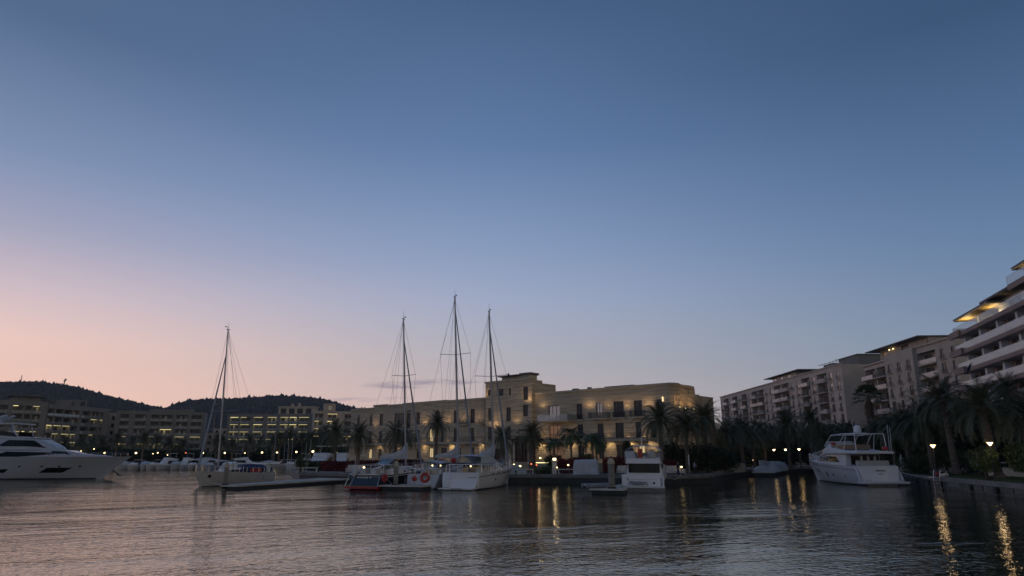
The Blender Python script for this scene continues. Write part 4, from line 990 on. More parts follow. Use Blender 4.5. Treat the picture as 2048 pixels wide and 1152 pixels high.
# leafy shrubs and trees
def leaf_mass(name, mat, rx, ry, rz, n, size, seed, box=False, c=(0,0,0), parent=None):
    rnd = random.Random(seed); mb = MB(); sub = [(rnd.uniform(-.6,.6), rnd.uniform(-.6,.6), rnd.uniform(-.4,.6), rnd.uniform(.35,.6)) for _ in range(14)]
    for i in range(n):
        if box: p = Vector((rnd.uniform(-rx,rx), rnd.uniform(-ry,ry), rnd.uniform(-rz,rz)*(1+rnd.uniform(0,.18))))
        else:
            s_ = rnd.choice(sub); d = Vector((rnd.gauss(0,1), rnd.gauss(0,1), rnd.gauss(0,1))).normalized()*s_[3]*rnd.uniform(.6,1.05)
            p = Vector(((s_[0]+d.x)*rx, (s_[1]+d.y)*ry, (s_[2]+d.z)*rz))
        a = Vector((rnd.gauss(0,1), rnd.gauss(0,1), rnd.gauss(0,1))).normalized(); b = a.cross(Vector((rnd.gauss(0,1), rnd.gauss(0,1), rnd.gauss(0,1)))).normalized(); z = size*rnd.uniform(.6,1.3)
        p += Vector(c); mb.add([p-a*z, p+b*z*.45, p+a*z, p-b*z*.45], [(0,1,2,3)])
    return mb.mesh(name, mat)
TREE = [leaf_mass('crown', m_, 1, 1, 1, 2600, .085, 50+k) for k, m_ in enumerate((M_BUSH, M_BUSH, M_BUSHL))]
def bush(px, py, Y, rx, rz, label, k=0, zb=1., name='leafy_tree', cat='tree', group=None, ry=None):
    c = at(px, py, Y); o = thing(name, label, cat, (c.x, Y, zb), 0, group)
    link('crown', TREE[k % 3], o, (0,0,c.z-zb), px*.37, (rx, ry or rx, rz))
    h = max(.2, c.z-zb-.2*rz); mb = MB(); mb.tube([(0,0,-.1),(.1,.05,h*.5),(0,0,h)], [.2,.14,.08]); 
    for q in range(4): mb.tube([(0,0,h*.6),(math.cos(q*1.6)*rx*.4, math.sin(q*1.6)*rx*.4, h+.3*rz)], [.08,.03], 5)
    mb.build('trunk', M_BARK, o)
    return o
for a in [(1416,915,104,3.2,2.6,'round green shrub left of the brightest cone lamp',0),(1448,921,108,2.8,2.,'lower dark shrub under the brightest cone lamp',0),(1378,921,104,1.6,1.8,'bushy shrub between the trunks at the hotel\'s right end',1),(1346,912,104,1.8,2.6,'dark shrub beside the cabin cruiser\'s canopy',0)]: bush(*a)
dark = [(1462,905,160,7,4),(1490,895,182,9,6),(1520,900,178,8,5),(1550,898,190,9,6),(1585,900,185,8,5),(1615,896,185,9,6),(1648,900,178,8,5),(1680,896,172,9,6),(1712,902,160,7,5),(1745,898,145,7,5.5),(1775,902,132,5.5,4.5),(1800,896,126,6,5),(1832,902,118,4.6,4),(1862,894,116,5.6,5),(1892,892,110,5.4,5),(1925,888,106,5.4,5),(1955,892,100,4.6,4.6),(1990,886,98,5.4,5),(2022,888,92,4.6,4.6),(2050,884,88,4.6,5),(1815,870,125,5,4.5),(1870,862,125,6,5),(1920,858,120,6,5),(1975,858,112,5.6,5),(2030,856,100,5.4,5)]
for i, a in enumerate(dark):
    low = i < 20; n = i if low else i-20
    if low: lb = f'{ORD[n] if n < 10 else ORD[19-n]} dark leafy tree {"from the left" if n < 10 else "from the right"} in the understorey behind the right quay'
    else: lb = f'{ORD[n]} taller dark tree from the left behind the lawn palms'
    bush(a[0], a[1], a[2], a[3], a[4], lb, i, group='dark trees behind the right quay')
for i, (px, py, Y, rx, rz) in enumerate([(20,914,236,9,2.5),(95,909,238,10,3.1),(170,912,236,9,3.1),(215,909,240,9,3.1),(262,914,236,7,2.5),(300,912,238,8,2.8),(345,912,236,8,2.8),(392,914,240,8,2.5),(440,913,240,7,2.5),(480,915,240,8,2.2),(515,915,242,8,2.2),(552,911,240,8,3.1),(588,903,242,9,4.0),(622,901,242,8,4.3),(655,899,232,8,4.3),(690,909,225,7,3.1)]):
    bush(px, py, Y, rx, rz, f'{ORD[i] if i < 8 else ORD[15-i]} dark tree {"from the left" if i < 8 else "from the right"} along the far left shore', i, 1.6, group='trees on the far left shore')
# red leaved hedges in front of the hotel
def hedge(px0, px1, Y, z0_, h, label, mat=M_REDL, d=.5, Y1=None):
    x0, x1 = atx(px0, Y, z0_), atx(px1, Y1 or Y, z0_); L = math.hypot(x1-x0, (Y1 or Y)-Y); n = int(L*h*380)
    o = thing('red_hedge' if mat is M_REDL else 'green_hedge', label, 'hedge', ((x0+x1)/2, (Y+(Y1 or Y))/2, z0_), math.atan2((Y1 or Y)-Y, x1-x0))
    me = leaf_mass('foliage', mat, L/2, d, h/2, min(n, 9000), .16, int(px0), True, (0,0,h/2)); link('foliage', me, o)
    mb = MB()
    for k in range(max(2, int(L/1.2))): x = -L/2+.4+k*1.2; mb.tube([(x,0,-.05),(x+.1,0,h*.7)], [.04,.02], 5)
    mb.build('stem', M_BARK, o)
hedge(1106,1146,103,1.,1.9,'deep red hedge just right of the white gate pillar')
hedge(1146,1178,106,1.,2.1,'red hedge behind the shrouded boat')
hedge(1206,1262,104,1.,2.1,'red hedge behind the concrete pile of the floating dock')
hedge(1316,1352,98,1.,1.7,'red hedge behind the white sofa right of the cabin cruiser')
hedge(645,700,118,1.,1.5,'long red hedge left of the stout date palm',Y1=114)
hedge(702,770,122,1.,1.6,'red hedge behind the navy hulled sailboat\'s stern')
hedge(772,846,124,1.,1.7,'red hedge between the two left masts of the moored trio')
hedge(615,648,120,1.,1.5,'dark green hedge at the quay\'s left end beside the red one',M_BUSH)
bush(602,929,112,.95,1.5,'clipped round green bush standing at the quay\'s left corner',2,name='round_bush',cat='bush')
bush(1086,942,99,1.3,.7,'low green plant clump left of the white gate pillar',2,name='low_plant',cat='plant')
bush(1104,925,112,1.8,1.5,'leafy shrub in front of the hotel shopfront',0,2.3,name='garden_shrub',cat='shrub')
bush(1172,917,112,1.3,.8,'lamp lit green shrub at the foot of the wall right of the shopfront',2,2.3,name='garden_shrub',cat='shrub')
bush(1256,903,106,1.,1.6,'young banana like plant beside the cabin cruiser\'s canopy',1,1.,name='tall_plant',cat='plant')
bush(1890,918,92,2.,1.6,'lamp lit low shrub right of the left lawn lamp',2,1.2,name='garden_shrub',cat='shrub')
bush(1838,930,94,2.4,1.4,'spotted green shrub left of the left lawn lamp',2,1.2,name='garden_shrub',cat='shrub')
bush(1968,922,72,1.4,1.6,'fern like shrub left of the right lawn lamp',2,1.2,name='garden_shrub',cat='shrub')
bush(2046,918,70,1.4,1.8,'pale green shrub at the right edge above the lawn',2,1.2,name='garden_shrub',cat='shrub')
# ------------------------------------------------------------------ street lamps
def cone_lamp(px, py, zh, s, label, group='cone topped lamps on the right quay', zb=1., far=False, power=0):
    Y = (zh-H)*F/((911-py)*1.0)*1.0
    c = at(px, py, Y); o = thing('street_lamp', label, 'street lamp', (c.x, Y, zb), 0, group); h = c.z-zb
    mb = MB(); mb.lathe([(.09,0),(.09,.25),(.045,.3),(.035,h-.2*s),(.05,h-.18*s)], 8); mb.build('post', M_POST, o)
    mb = MB(); mb.lathe([(.05,h-.18*s),(.16*s,h-.05*s),(.34*s,h+.22*s)], 14); mb.build('lamp_shade', M_LAMPL if 'lawn' in label or 'largest palm' in label else M_LAMP, o)
    mb = MB(); mb.lathe([(.36*s,h+.221*s),(.37*s,h+.25*s),(.1*s,h+.3*s)], 14); mb.build('cap', M_POST, o)
    if power: lamp_light(o, (0,0,h+.02*s-.5), power, (1,.7,.4), None, .15)
    return o
cone_lamp(1433,902,4.25,.85,'brightest cone lamp above the round green shrub',power=30)
cone_lamp(1866,893,4.55,.85,'cone lamp on the lawn left of the bent palm',power=16,zb=1.2)
cone_lamp(1980,888.5,4.65,.82,'cone lamp against the trunk of the largest palm',power=16,zb=1.2)
for px, py, lb in ((1492.5,901,'left lamp of the close pair behind the jetty'),(1500,901,'right lamp of the close pair behind the jetty'),(1548,900.5,'grove lamp above the covered dinghy'),(1571,900,'dim grove lamp half behind a palm trunk'),(1598,899.5,'grove lamp halfway between the jetty and the flybridge yacht'),(1779,898,'small lamp glimpsed just above the flybridge yacht\'s stern')):
    cone_lamp(px, py, 4.7, 1.05 if px < 1510 else .75, lb, far=False, power=16 if px < 1510 else 0)
def globe(px, py, Y, r, label, mat=M_LAMPF, zb=1.6, group='lamps on the far left shore', pole=True, s=1.):
    c = at(px, py, Y); o = thing('street_lamp', label, 'street lamp', (c.x, Y, zb), 0, group); h = c.z-zb
    MB().tube([(0,0,0),(0,0,h-r*.8)], [.08,.05], 6).build('post', M_POST, o)
    r *= .72; mb = MB(); mb.blob((0,0,h), r, r, r*.85, 10, 6); mb.build('lamp_shade', mat, o)
for i, (px, py) in enumerate([(209,905.8),(272,906),(306,907),(315.5,905.6),(335,910),(371.5,905.8),(405.8,906),(449.7,905.8),(489.8,906),(524,905),(554,905),(592.8,904),(625.8,903),(673,904.5),(181,898),(162,902)]):
    pass
FLP = sorted([(209,905.8,.42),(272,906,.45),(306,907.5,.22),(315.5,905.6,.3),(335,910,.22),(371.5,905.8,.3),(405.8,906,.4),(449.7,905.8,.42),(489.8,906,.26),(524,905,.42),(554,905,.36),(592.8,904,.44),(625.8,903,.55),(673,904.5,.38),(188,898,.26),(162,902,.22)])
for i, (px, py, r) in enumerate(FLP):
    n = len(FLP); lb = f'{ORD[i] if i < 8 else ORD[n-1-i]} lit lamp {"from the left" if i < 8 else "from the right"} along the far left shore'
    if px == 371.5: lb = 'only red glowing lamp on the far left shore'
    globe(px, py, 222, r, lb, M_LAMPR if px == 371.5 else M_LAMPF)
# ------------------------------------------------------------------ boats (local: x forward, y to port, z up, origin stern at waterline)
class Hull:
    def __init__(s, L, B, fs, fb, over=1.2, sw=.86, rake=.0, depth=.5, full=2.3, flare=.16, bulge=.4, xm=.42):
        s.__dict__.update(locals())
    def wd(s, t):
        if t < s.xm: return s.B/2*(s.sw+(1-s.sw)*math.sin(math.pi/2*t/s.xm))
        return max(.03, s.B/2*(1-((t-s.xm)/(1-s.xm))**s.full))
    def zs(s, t): return s.fs+(s.fb-s.fs)*t**1.6
    def p(s, t, u, sg=1, off=0.):
        """t along 0..1, u 0 keel .. 1 sheer"""
        z = -s.depth+(s.zs(t)+s.depth)*u; e = s.flare+.95*t**3
        y = s.wd(t)*max(0.001, u)**e
        x = t*(s.L-s.over)+s.over*max(0,u)**1.3*t**4 - s.rake*(1-u)*(1-t)**10
        return (x, sg*(y+off), z)
    def build(s, parent, mat, name='hull', n=26, m=8, ds=0.02):
        mb = MB()
        for sg in (1, -1): mb.grid((lambda a, b, sg=sg: s.p(a, b, sg)) if sg < 0 else (lambda a, b: s.p(a, b, 1)), n, m)
        ring = [s.p(0, j/m, 1) for j in range(m+1)]+[s.p(0, 1-j/m, -1) for j in range(m+1)]
        mb.poly(ring); return mb.build(name, mat, parent, smooth=False)
    def deck(s, parent, mat, drop=.12, name='deck', n=20, t0=0., t1=.995):
        mb = MB(); vs = []
        for i in range(n+1):
            t = t0+(t1-t0)*i/n; a = s.p(t, 1, 1, -.04); b = s.p(t, 1, -1, -.04); vs += [(a[0], a[1], a[2]-drop), (b[0], b[1], b[2]-drop)]
        mb.add(vs, [(2*i, 2*i+1, 2*i+3, 2*i+2) for i in range(n)]); return mb.build(name, mat, parent)
    def patch(s, parent, name, mat, t0, t1, za, zb, off=.04, zc=None, zd=None, n=8, both=True, sk=0.):
        """strip between heights za,zb (at t0) and zc,zd (at t1) as metres above water"""
        zc = za if zc is None else zc; zd = zb if zd is None else zd; mb = MB()
        for sg in ((1,-1) if both is True else (both,)):
            def fn(a, b, sg=sg):
                z = (za+(zc-za)*a)*(1-b)+(zb+(zd-zb)*a)*b; t = t0+(t1-t0)*a+sk*b; u = (z+s.depth)/(s.zs(t)+s.depth); return s.p(t, u, sg, off)
            mb.grid(fn, n, 2)
        return build_split(mb, name, mat, parent) if 'port' in name or 'window' in name else mb.build(name, mat, parent)
class House:
    """trapezoid superstructure; secs = (x, half_bottom, half_top, z0, z1)"""
    def __init__(s, secs): s.secs = secs
    def sec(s, x):
        for a, b in zip(s.secs, s.secs[1:]):
            if a[0] <= x <= b[0]: k = (x-a[0])/max(1e-6, b[0]-a[0]); return [a[i]+(b[i]-a[i])*k for i in range(5)]
        return list(s.secs[0] if x < s.secs[0][0] else s.secs[-1])
    def build(s, parent, mat, name, rnd_=.1):
        rings = []
        for x, hb, ht, z0_, z1_ in s.secs:
            r = min(rnd_, ht*.4, abs(z1_-z0_)*.4)
            rings.append([(x,-hb,z0_),(x,hb,z0_),(x,ht+(hb-ht)*r/max(.01,z1_-z0_),z1_-r),(x,ht-r,z1_),(x,-ht+r,z1_),(x,-ht-(hb-ht)*r/max(.01,z1_-z0_),z1_-r)])
        mb = MB(); mb.loft(rings); return mb.build(name, mat, parent)
    def side(s, x, u, sg, off=.012):
        _, hb, ht, z0_, z1_ = s.sec(x); return (x, sg*(hb+(ht-hb)*u+off), z0_+(z1_-z0_)*u)
    def win(s, parent, pts, name='window', mat=None, off=.012, n=8, sides=(1,-1)):
        """pts: 4 corners (x,u): bottom-left, bottom-right, top-right, top-left"""
        mb = MB(); (ax,au),(bx,bu),(cx_,cu),(dx_,du) = pts
        for sg in sides:
            mb.grid(lambda a, b, sg=sg: s.side((ax+(bx-ax)*a)*(1-b)+(dx_+(cx_-dx_)*a)*b, (au+(bu-au)*a)*(1-b)+(du+(cu-du)*a)*b, sg, off), n, 2)
        return build_split(mb, name, mat or M_BLACKG, parent)
    def front(s, parent, i, f0=.12, f1=.88, w=.85, name='windscreen', mat=None, off=.015):
        a, b = s.secs[i], s.secs[i+1]; mb = MB()
        # sloping top face between section i and i+1
        def q(k, sg):
            x = a[0]+(b[0]-a[0])*k; z = a[4]+(b[4]-a[4])*k; h = (a[2]+(b[2]-a[2])*k)*w; return (x+off, sg*h, z+off)
        mb.poly([q(f0,-1), q(f1,-1), q(f1,1), q(f0,1)]); return mb.build(name, mat or M_BLACKG, parent)
def boat(name, label, cat, pos, heading, group=None):
    return thing(name, label, cat, (pos[0], pos[1], 0), heading, group)
def railing(parent, hull, t0, t1, h=.75, n=9, mat=None, name='guard_rail', inset=-.12, sides=(1,-1), zoff=0.):
    mb = MB()
    for sg in sides:
        top = []
        for k in range(n+1):
            t = t0+(t1-t0)*k/n; a = Vector(hull.p(t, 1, sg, inset)); a.z += zoff; b = a+Vector((0,0,h)); top.append(b); mb.tube([a-Vector((0,0,.1)), b], .022, 4)
        mb.tube(top, .022, 4); mb.tube([q-Vector((0,0,h*.5)) for q in top], .012, 4)
    return mb.build(name, mat or M_STEEL, parent)
def head(dx_, dy_): return math.atan2(dy_, dx_)
def rig(o, m, top_z, zdeck, B, fs_x, fs_top, rake=.0, spr=((.35,1.1),(.64,.9)), boom=None, genoa=True, stern_x=0.3, cover=None, bow_z=1.6, radar=False, r=.11):
    xt = m-rake
    def mp(z): return Vector((m+(xt-m)*(z-zdeck)/(top_z-zdeck), 0, z))
    mb = MB(); mb.tube([mp(zdeck-.2), mp(zdeck+(top_z-zdeck)*.6), mp(top_z)], [r, r*.95, r*.6], 8); mb.box(xt-.28,xt+.15,-.08,.08,top_z,top_z+.1); mast = mb.build('mast', M_ALU, o)
    mb = MB(); mb.tube([(xt-.05,0,top_z+.09),(xt-.05,0,top_z+1.05)], .018, 4).tube([(xt+.1,0,top_z+.1),(xt+.1,0,top_z+.35)], .02, 4).tube([(xt-.12,0,top_z+.35),(xt+.4,0,top_z+.35)], .02, 4); mb.box(xt+.35,xt+.5,-.05,.05,top_z+.3,top_z+.42); mb.build('wind_vane', M_POST, mast)
    for f, w in spr:
        z = zdeck+(top_z-zdeck)*f; c = mp(z); mb = MB(); mb.tube([(c.x-.25,-w*B/2,z+.12),(c.x,0,z),(c.x-.25,w*B/2,z+.12)], .035, 5); mb.build('spreader', M_ALU, mast)
    ft = mp(zdeck+(top_z-zdeck)*fs_top); mb = MB()
    mb.tube([(fs_x,0,bow_z),(fs_x+(ft.x-fs_x)*.02,0,bow_z+.3),(fs_x+(ft.x-fs_x)*.3,0,bow_z+(ft.z-bow_z)*.3),(ft.x,0,ft.z)], [.05,.13,.12,.055], 7); mb.build('furled_sail', M_GENOA, o)
    mb = MB()
    for sg in (-1, 1):
        last = Vector((m-.3, sg*B*.46, zdeck))
        for f, w in spr:
            z = zdeck+(top_z-zdeck)*f; c = mp(z); q = Vector((c.x-.25, sg*w*B/2, z+.12)); mb.tube([last, q], .016, 3); mb.tube([Vector((m-.3-.7, sg*B*.44, zdeck)), c], .013, 3); last = q
        mb.tube([last, mp(top_z-.3)], .016, 3)
        mb.tube([(stern_x, sg*B*.38, zdeck-.1), (mp(top_z).x+(stern_x-m)*.0, 0, top_z)], .015, 3)
    mb.tube([mp(top_z), Vector((fs_x+.1,0,bow_z))] if fs_top > .97 else [ft, Vector((fs_x,0,bow_z))], .014, 3)
    mb.tube([(m-.16,.05,zdeck+.3),(xt-.2,.05,top_z-.1)], .014, 3).tube([(m-3.2,.3,zdeck+1.2),(xt-.2,.03,top_z-.1)], .013, 3).tube([(m-1.6,-.3,zdeck+.6),(xt-.15,-.03,top_z-.1)], .012, 3)
    mb.build('rigging', M_WIRE, o)
    if boom:
        bl, bz = boom; mb = MB(); mb.tube([(m-.1,0,bz),(m-bl,0,bz-.05)], .085, 7); bo = mb.build('boom', M_ALU, o)
        hh = cover or 2.6; rings = []
        for x, zt, w in ((m-bl+.1,.22,.1),(m-bl*.75,.36,.17),(m-bl*.5,.5,.22),(m-bl*.32,.75,.24),(m-bl*.2,1.3*hh/2.6,.22),(m-bl*.1,2.0*hh/2.6,.16),(m+.1,hh,.1),(m+.14,hh*.98,.06)):
            rings.append([(x,-w*.7,bz+.02-.15),(x,w*.7,bz+.02-.15),(x,w,bz+.3*zt),(x,w*.35,bz+zt),(x,-w*.35,bz+zt),(x,-w,bz+.3*zt)])
        mb = MB(); mb.loft(rings); mb.build('sail_cover', M_SAIL, bo)
    if radar:
        z = zdeck+(top_z-zdeck)*radar; c = mp(z); mb = MB(); mb.lathe([(.05,z),(.24,z+.02),(.26,z+.12),(.2,z+.22),(.03,z+.26)], 10, (c.x+.4,0)); mb.build('radar_dome', M_WHITE, mast)
    return mast
def lifebuoy(parent, loc, rx=.36, r=.1, rot=(0,0,0), name='lifebuoy', mat=None):
    mb = MB()
    mb.grid(lambda a, b: ((rx+r*math.cos(6.283*b))*math.cos(6.283*a)*0+r*math.sin(6.283*b), (rx+r*math.cos(6.283*b))*math.cos(6.283*a), (rx+r*math.cos(6.283*b))*math.sin(6.283*a)), 18, 8)
    o = mb.build(name, mat or M_ORANGE, parent, True); o.location = loc; o.rotation_euler = rot; return o
def fender(parent, x, y, z, s=1.): mb = MB(); mb.lathe([(.02,z-.35*s),(.12*s,z-.28*s),(.12*s,z+.2*s),(.03,z+.3*s),(.012,z+.6*s)], 8, (x,y)); return mb.build('fender', M_GREYC, parent)
DIR = Vector((.326,.945)); HD = head(.326,.945)
def from_mast(px, Y, m, d=DIR): x = atx(px, Y, 2.); return (x-d.x*m, Y-d.y*m)
# --- 1 navy hulled sailboat
pos = from_mast(812, 84, 9.2); o = boat('sailboat', 'navy hulled sailing yacht with red swim platform and lettering on its dark stern', 'sailboat', pos, HD)
h = Hull(14.2, 4.2, 1.45, 1.95, 1.3, .88, .5); h.build(o, M_NAVY); h.deck(o, M_CREAM, .06)
h.patch(o, 'waterline_stripe', M_RED, 0, .97, -.1, .1, zc=-.1, zd=.08, n=20); h.patch(o, 'rubbing_strake', M_WHITE, 0, .98, 1.18, 1.26, zc=1.72, zd=1.8, n=20, off=.03)
mb = MB(); mb.box(-.9,.02,-1.95,1.95,.12,.32); mb.build('swim_platform', M_RED, o); mb = MB(); mb.box(-.8,-.05,-1.6,1.6,.325,.37); mb.build('platform_deck', M_TEAK, o)
mb = MB(); mb.box(-.06,-.01,-1.7,1.7,.6,1.5); mb.build('transom', M_NAVY, o); mb = MB()
for k in range(6): mb.box(-.075,-.061, .75-k*.28-.1*(k == 5), .93-k*.28-.1*(k == 5), 1.08, 1.28)
for k in range(9): mb.box(-.075,-.061, .95-k*.17, 1.05-k*.17, .86, .96)
mb.build('stern_lettering', M_WHITE, o)
mb = MB()
for sg in (-1,1): mb.tube([(-.85,sg*1.95,.3),(-.1,sg*1.85,1.55),(.5,sg*1.9,1.62)], .045, 6)
mb.tube([(-.1,-1.85,1.55),(-.1,1.85,1.55)], .03, 5).tube([(-.6,1.5,.35),(-.1,1.2,1.4)], .03, 5)
mb.build('stern_rail', M_STEEL, o)
H_ = House([(2.6,1.4,1.2,1.35,2.0),(5.5,1.55,1.3,1.4,2.35),(8.6,1.4,1.1,1.5,2.3),(11.2,.9,.5,1.65,1.9)]); H_.build(o, M_WHITE, 'cabin'); H_.win(o, [(6,.3),(9.8,.3),(9.2,.75),(6.3,.75)])
h.patch(o, 'hull_window', M_BLACKG, .42, .62, 1.0, 1.12, zc=1.1, zd=1.22)
mb = MB(); mb.grid(lambda a, b: (1.2+3.4*a, -1.5+3*b, 2.5+.12*math.sin(math.pi*b)), 3, 6); mb.build('bimini_top', M_CREAM, o)
mb = MB()
for sg in (-1,1):
    for x in (1.3,2.9,4.5): mb.tube([(x,sg*1.45,1.5),(x,sg*1.45,2.5)], .028, 5)
mb.tube([(1.3,-1.45,2.48),(1.3,1.45,2.48)], .025, 5).tube([(1.3,-1.45,2.48),(4.5,-1.45,2.48)], .025, 5).tube([(1.3,1.45,2.48),(4.5,1.45,2.48)], .025, 5)
mb.build('bimini_frame', M_STEEL, o)
mb = MB(); mb.grid(lambda a, b: (4.7+1.3*math.sin(a*1.57), -1.3+2.6*b, 2.0+.75*math.cos(a*1.57)), 5, 6); mb.build('sprayhood', M_CANVG, o)
mb = MB(); mb.grid(lambda a, b: (3.4+1.5*a, -.9+1.5*b, 3.2-.55*(1-a)-.1*math.sin(3.1*b)), 5, 4); mb.build('blue_canvas', M_CANVL, o)
mb = MB(); mb.box(.5,2.3,-.95,-.35,1.6,2.1).box(.5,2.3,.35,.95,1.6,2.1).tube([(.9,0,1.5),(1.1,0,2.5)], .05); build_split(mb, 'cockpit_bench', M_CREAM, o)
zt = at(809,634,80.6).z; rig(o, 9.2, zt, 1.7, 4.0, 13.6, .86, 2.0, spr=((.27,.5),(.62,.8)), boom=(6.2,3.25), cover=1.75)
railing(o, h, .55, .98); railing(o, h, .02, .5, .6, 6)
b_ = lifebuoy(o, (.2,-2.2,1.2), .26, .14, mat=M_RED); b_.rotation_euler = (0,0,R(70))
mb = MB(); mb.blob((-.2,1.2,1.9),.3,.3,.65); mb.tube([(-.2,1.2,1.5),(-.2,1.2,3.1)], .03); mb.build('ensign', M_CANVG, o)
for x in (3,5,7,9.5): fender(o, x, -2.15, .75)
# --- 2 white sailboat with lifebuoy, tallest mast
pos = from_mast(917, 86.5, 9.6); o = boat('sailboat', 'white sailing yacht with the tallest mast and an orange lifebuoy on its stern', 'sailboat', pos, HD)
h = Hull(15, 4.3, 1.5, 1.95, 1.2, .9, .9); h.build(o, M_CREAM); h.deck(o, M_CREAM, .06); h.patch(o, 'waterline_stripe', M_BLUEH, 0, .97, -.1, .08, n=20); h.patch(o, 'hull_stripe', M_BLUEH, 0, .98, 1.28, 1.33, zc=1.8, zd=1.85, n=20)
mb = MB()
for k in range(4): mb.box(-.75+.2*k,.1,-1.2,1.2,.18+.26*k,.3+.26*k)
mb.box(-1.1,-.1,-1.7,1.7,.08,.2); mb.build('stern_steps', M_WHITE, o)
H_ = House([(3.4,1.45,1.25,1.4,1.9),(5.5,1.6,1.35,1.45,2.35),(9,1.4,1.1,1.55,2.25),(12,.8,.5,1.7,1.9)]); H_.build(o, M_WHITE, 'cabin'); H_.win(o, [(6,.3),(10.5,.3),(9.6,.75),(6.3,.75)])
mb = MB(); mb.grid(lambda a, b: (.9+3.9*a, -1.55+3.1*b, 2.6+.26*math.sin(math.pi*b)+.12*math.sin(math.pi*a)), 6, 8); mb.build('bimini_top', M_CANVG, o)
mb = MB()
for sg in (-1,1):
    for x in (1.,2.8,4.7): mb.tube([(x,sg*1.5,1.5),(x,sg*1.5,2.62)], .026, 5)
mb.build('bimini_frame', M_STEEL, o)
mb = MB(); mb.grid(lambda a, b: (4.9+1.6*math.sin(a*1.57), -1.4+2.8*b, 2.1+.65*math.cos(a*1.57)), 5, 6); mb.build('sprayhood', M_CANVG, o)
mb = MB(); mb.tube([(1.3,0,1.4),(1.4,0,2.4)], .07).box(1.9,3.3,-1.3,-.7,1.5,1.95).box(1.9,3.3,.7,1.3,1.5,1.95); build_split(mb, 'cockpit_bench', M_CREAM, o)
for y in (-.9,.1): l = MB(); l.blob((2.4,y,2.4),.09,.09,.09); l.build('cabin_lamp', M_LAMPF, o)
zt = at(911,590,83.2).z; rig(o, 9.6, zt, 1.75, 4.1, 14.6, .93, 2.1, spr=((.36,.9),(.66,1.0)), boom=(6.6,3.35), cover=1.95, radar=False, r=.13)
railing(o, h, .5, .98); railing(o, h, .03, .5, .6, 6); mb = MB(); mb.tube([(-.1,-1.8,1.4),(-.1,-1.8,2.1),(-.1,1.8,2.1),(-.1,1.8,1.4)], .03, 5); mb.build('stern_rail', M_STEEL, o)
b_ = lifebuoy(o, (-.35,-.35,1.15), .42, .15)
mb = MB(); mb.blob((-.4,.9,1.05),.2,.3,.28); mb.build('rescue_bag', M_ORANGE, o)
mb = MB(); mb.blob((5.6,-1.1,2.9),.35,.4,.32, jit=.25); mb.blob((5.4,.5,2.8),.3,.5,.28, jit=.25); build_split(mb, 'red_cover', M_ORANGE, o)
for x in (3,6,9): fender(o, x, -2.2, .75)
# --- 3 big white sailboat nearest
pos = from_mast(988, 84, 9.8); o = boat('sailboat', 'broad white sailing yacht with hard canopy and small hull ports, rightmost of the trio', 'sailboat', pos, HD)
h = Hull(15.6, 4.7, 1.75, 2.25, 1.0, .92, 1.1); h.build(o, M_WHITE); h.deck(o, M_CREAM, .08); h.patch(o, 'waterline_stripe', M_DARKST, .02, .97, -.1, .12, n=22); h.patch(o, 'hull_stripe', M_DARKST, .0, .985, 1.3, 1.36, zc=1.85, zd=1.91, n=22)
for k in range(6): t = .22+k*.115; h.patch(o, 'porthole', M_BLACKG, t, t+.018, 1.48+.06*k, 1.62+.06*k, n=2)
for t, z in ((.3,.95),(.62,1.1),(.7,1.15)): h.patch(o, 'hull_window', M_BLACKG, t, t+.02, z-.1, z+.1, n=2)
mb = MB(); mb.box(-1.7,-.2,-1.9,1.9,.1,.22).box(-.2,.05,-2.,2.,.22,.5); mb.build('swim_platform', M_WHITE, o)
mb = MB()
for k in range(5): mb.box(-.9+.17*k,.2,1.0,1.75,.3+.24*k,.42+.24*k)
mb.box(-.35,.0,-2.1,.9,.35,1.72); mb.build('stern_steps', M_WHITE, o)
mb = MB(); mb.box(-.36,-.351,-1.9,-.9,1.25,1.29).box(-.36,-.351,-1.9,-1.2,.75,.79); mb.build('stern_vent', M_DARKST, o)
mb = MB()
for k in range(4): mb.box(-1.715,-1.701,-.7+k*.3,-.5+k*.3,.12,.2)
mb.build('stern_lettering', M_DARKST, o)
H_ = House([(4.2,1.7,1.5,1.65,2.3),(6,1.75,1.5,1.7,2.75),(9.2,1.5,1.2,1.8,2.55),(12.5,.9,.5,2.0,2.15)]); H_.build(o, M_WHITE, 'cabin'); H_.win(o, [(5.5,.35),(11,.35),(9.8,.8),(6,.8)])
mb = MB(); mb.grid(lambda a, b: (.8+4.9*a, -1.9+3.8*b, 2.62+.12*math.sin(math.pi*b)), 4, 6); mb.box(.8,5.7,-1.92,1.92,2.53,2.61); mb.build('hardtop', M_WHITE, o)
mb = MB()
for sg in (-1,1):
    for x in (1.,3.2,5.6): mb.tube([(x,sg*1.85,1.7),(x,sg*1.85,2.54)], .035, 5)
mb.build('hardtop_frame', M_STEEL, o)
mb = MB(); mb.box(4.2,4.26,-1.6,1.6,1.8,2.5); mb.build('canopy_glass', M_BLACKG, o); 
mb = MB()
for y in (-1.3,-.5,.4,1.2): mb.box(4.1,4.15,y-.14,y+.14,1.8,2.5)
build_split(mb, 'curtain', M_CREAM, o)
mb = MB(); mb.grid(lambda a, b: (1.5+5.2*a, -1.6+3.2*b, 2.7+.8*max(0,math.sin(math.pi*(a*.72+.28)))**.7+.1*math.sin(math.pi*b)), 8, 6)
mb.grid(lambda a, b: (1.5+5.2*a, -1.6, 2.7+(.8*max(0,math.sin(math.pi*(a*.72+.28)))**.7)*b), 8, 2); mb.build('spray_canopy', M_SAIL, o)
mb = MB(); mb.tube([(1.6,0,1.6),(1.7,0,2.3)], .07).box(2.2,3.8,-1.5,-.8,1.7,2.15).box(2.2,3.8,.8,1.5,1.7,2.15); build_split(mb, 'cockpit_bench', M_CREAM, o)
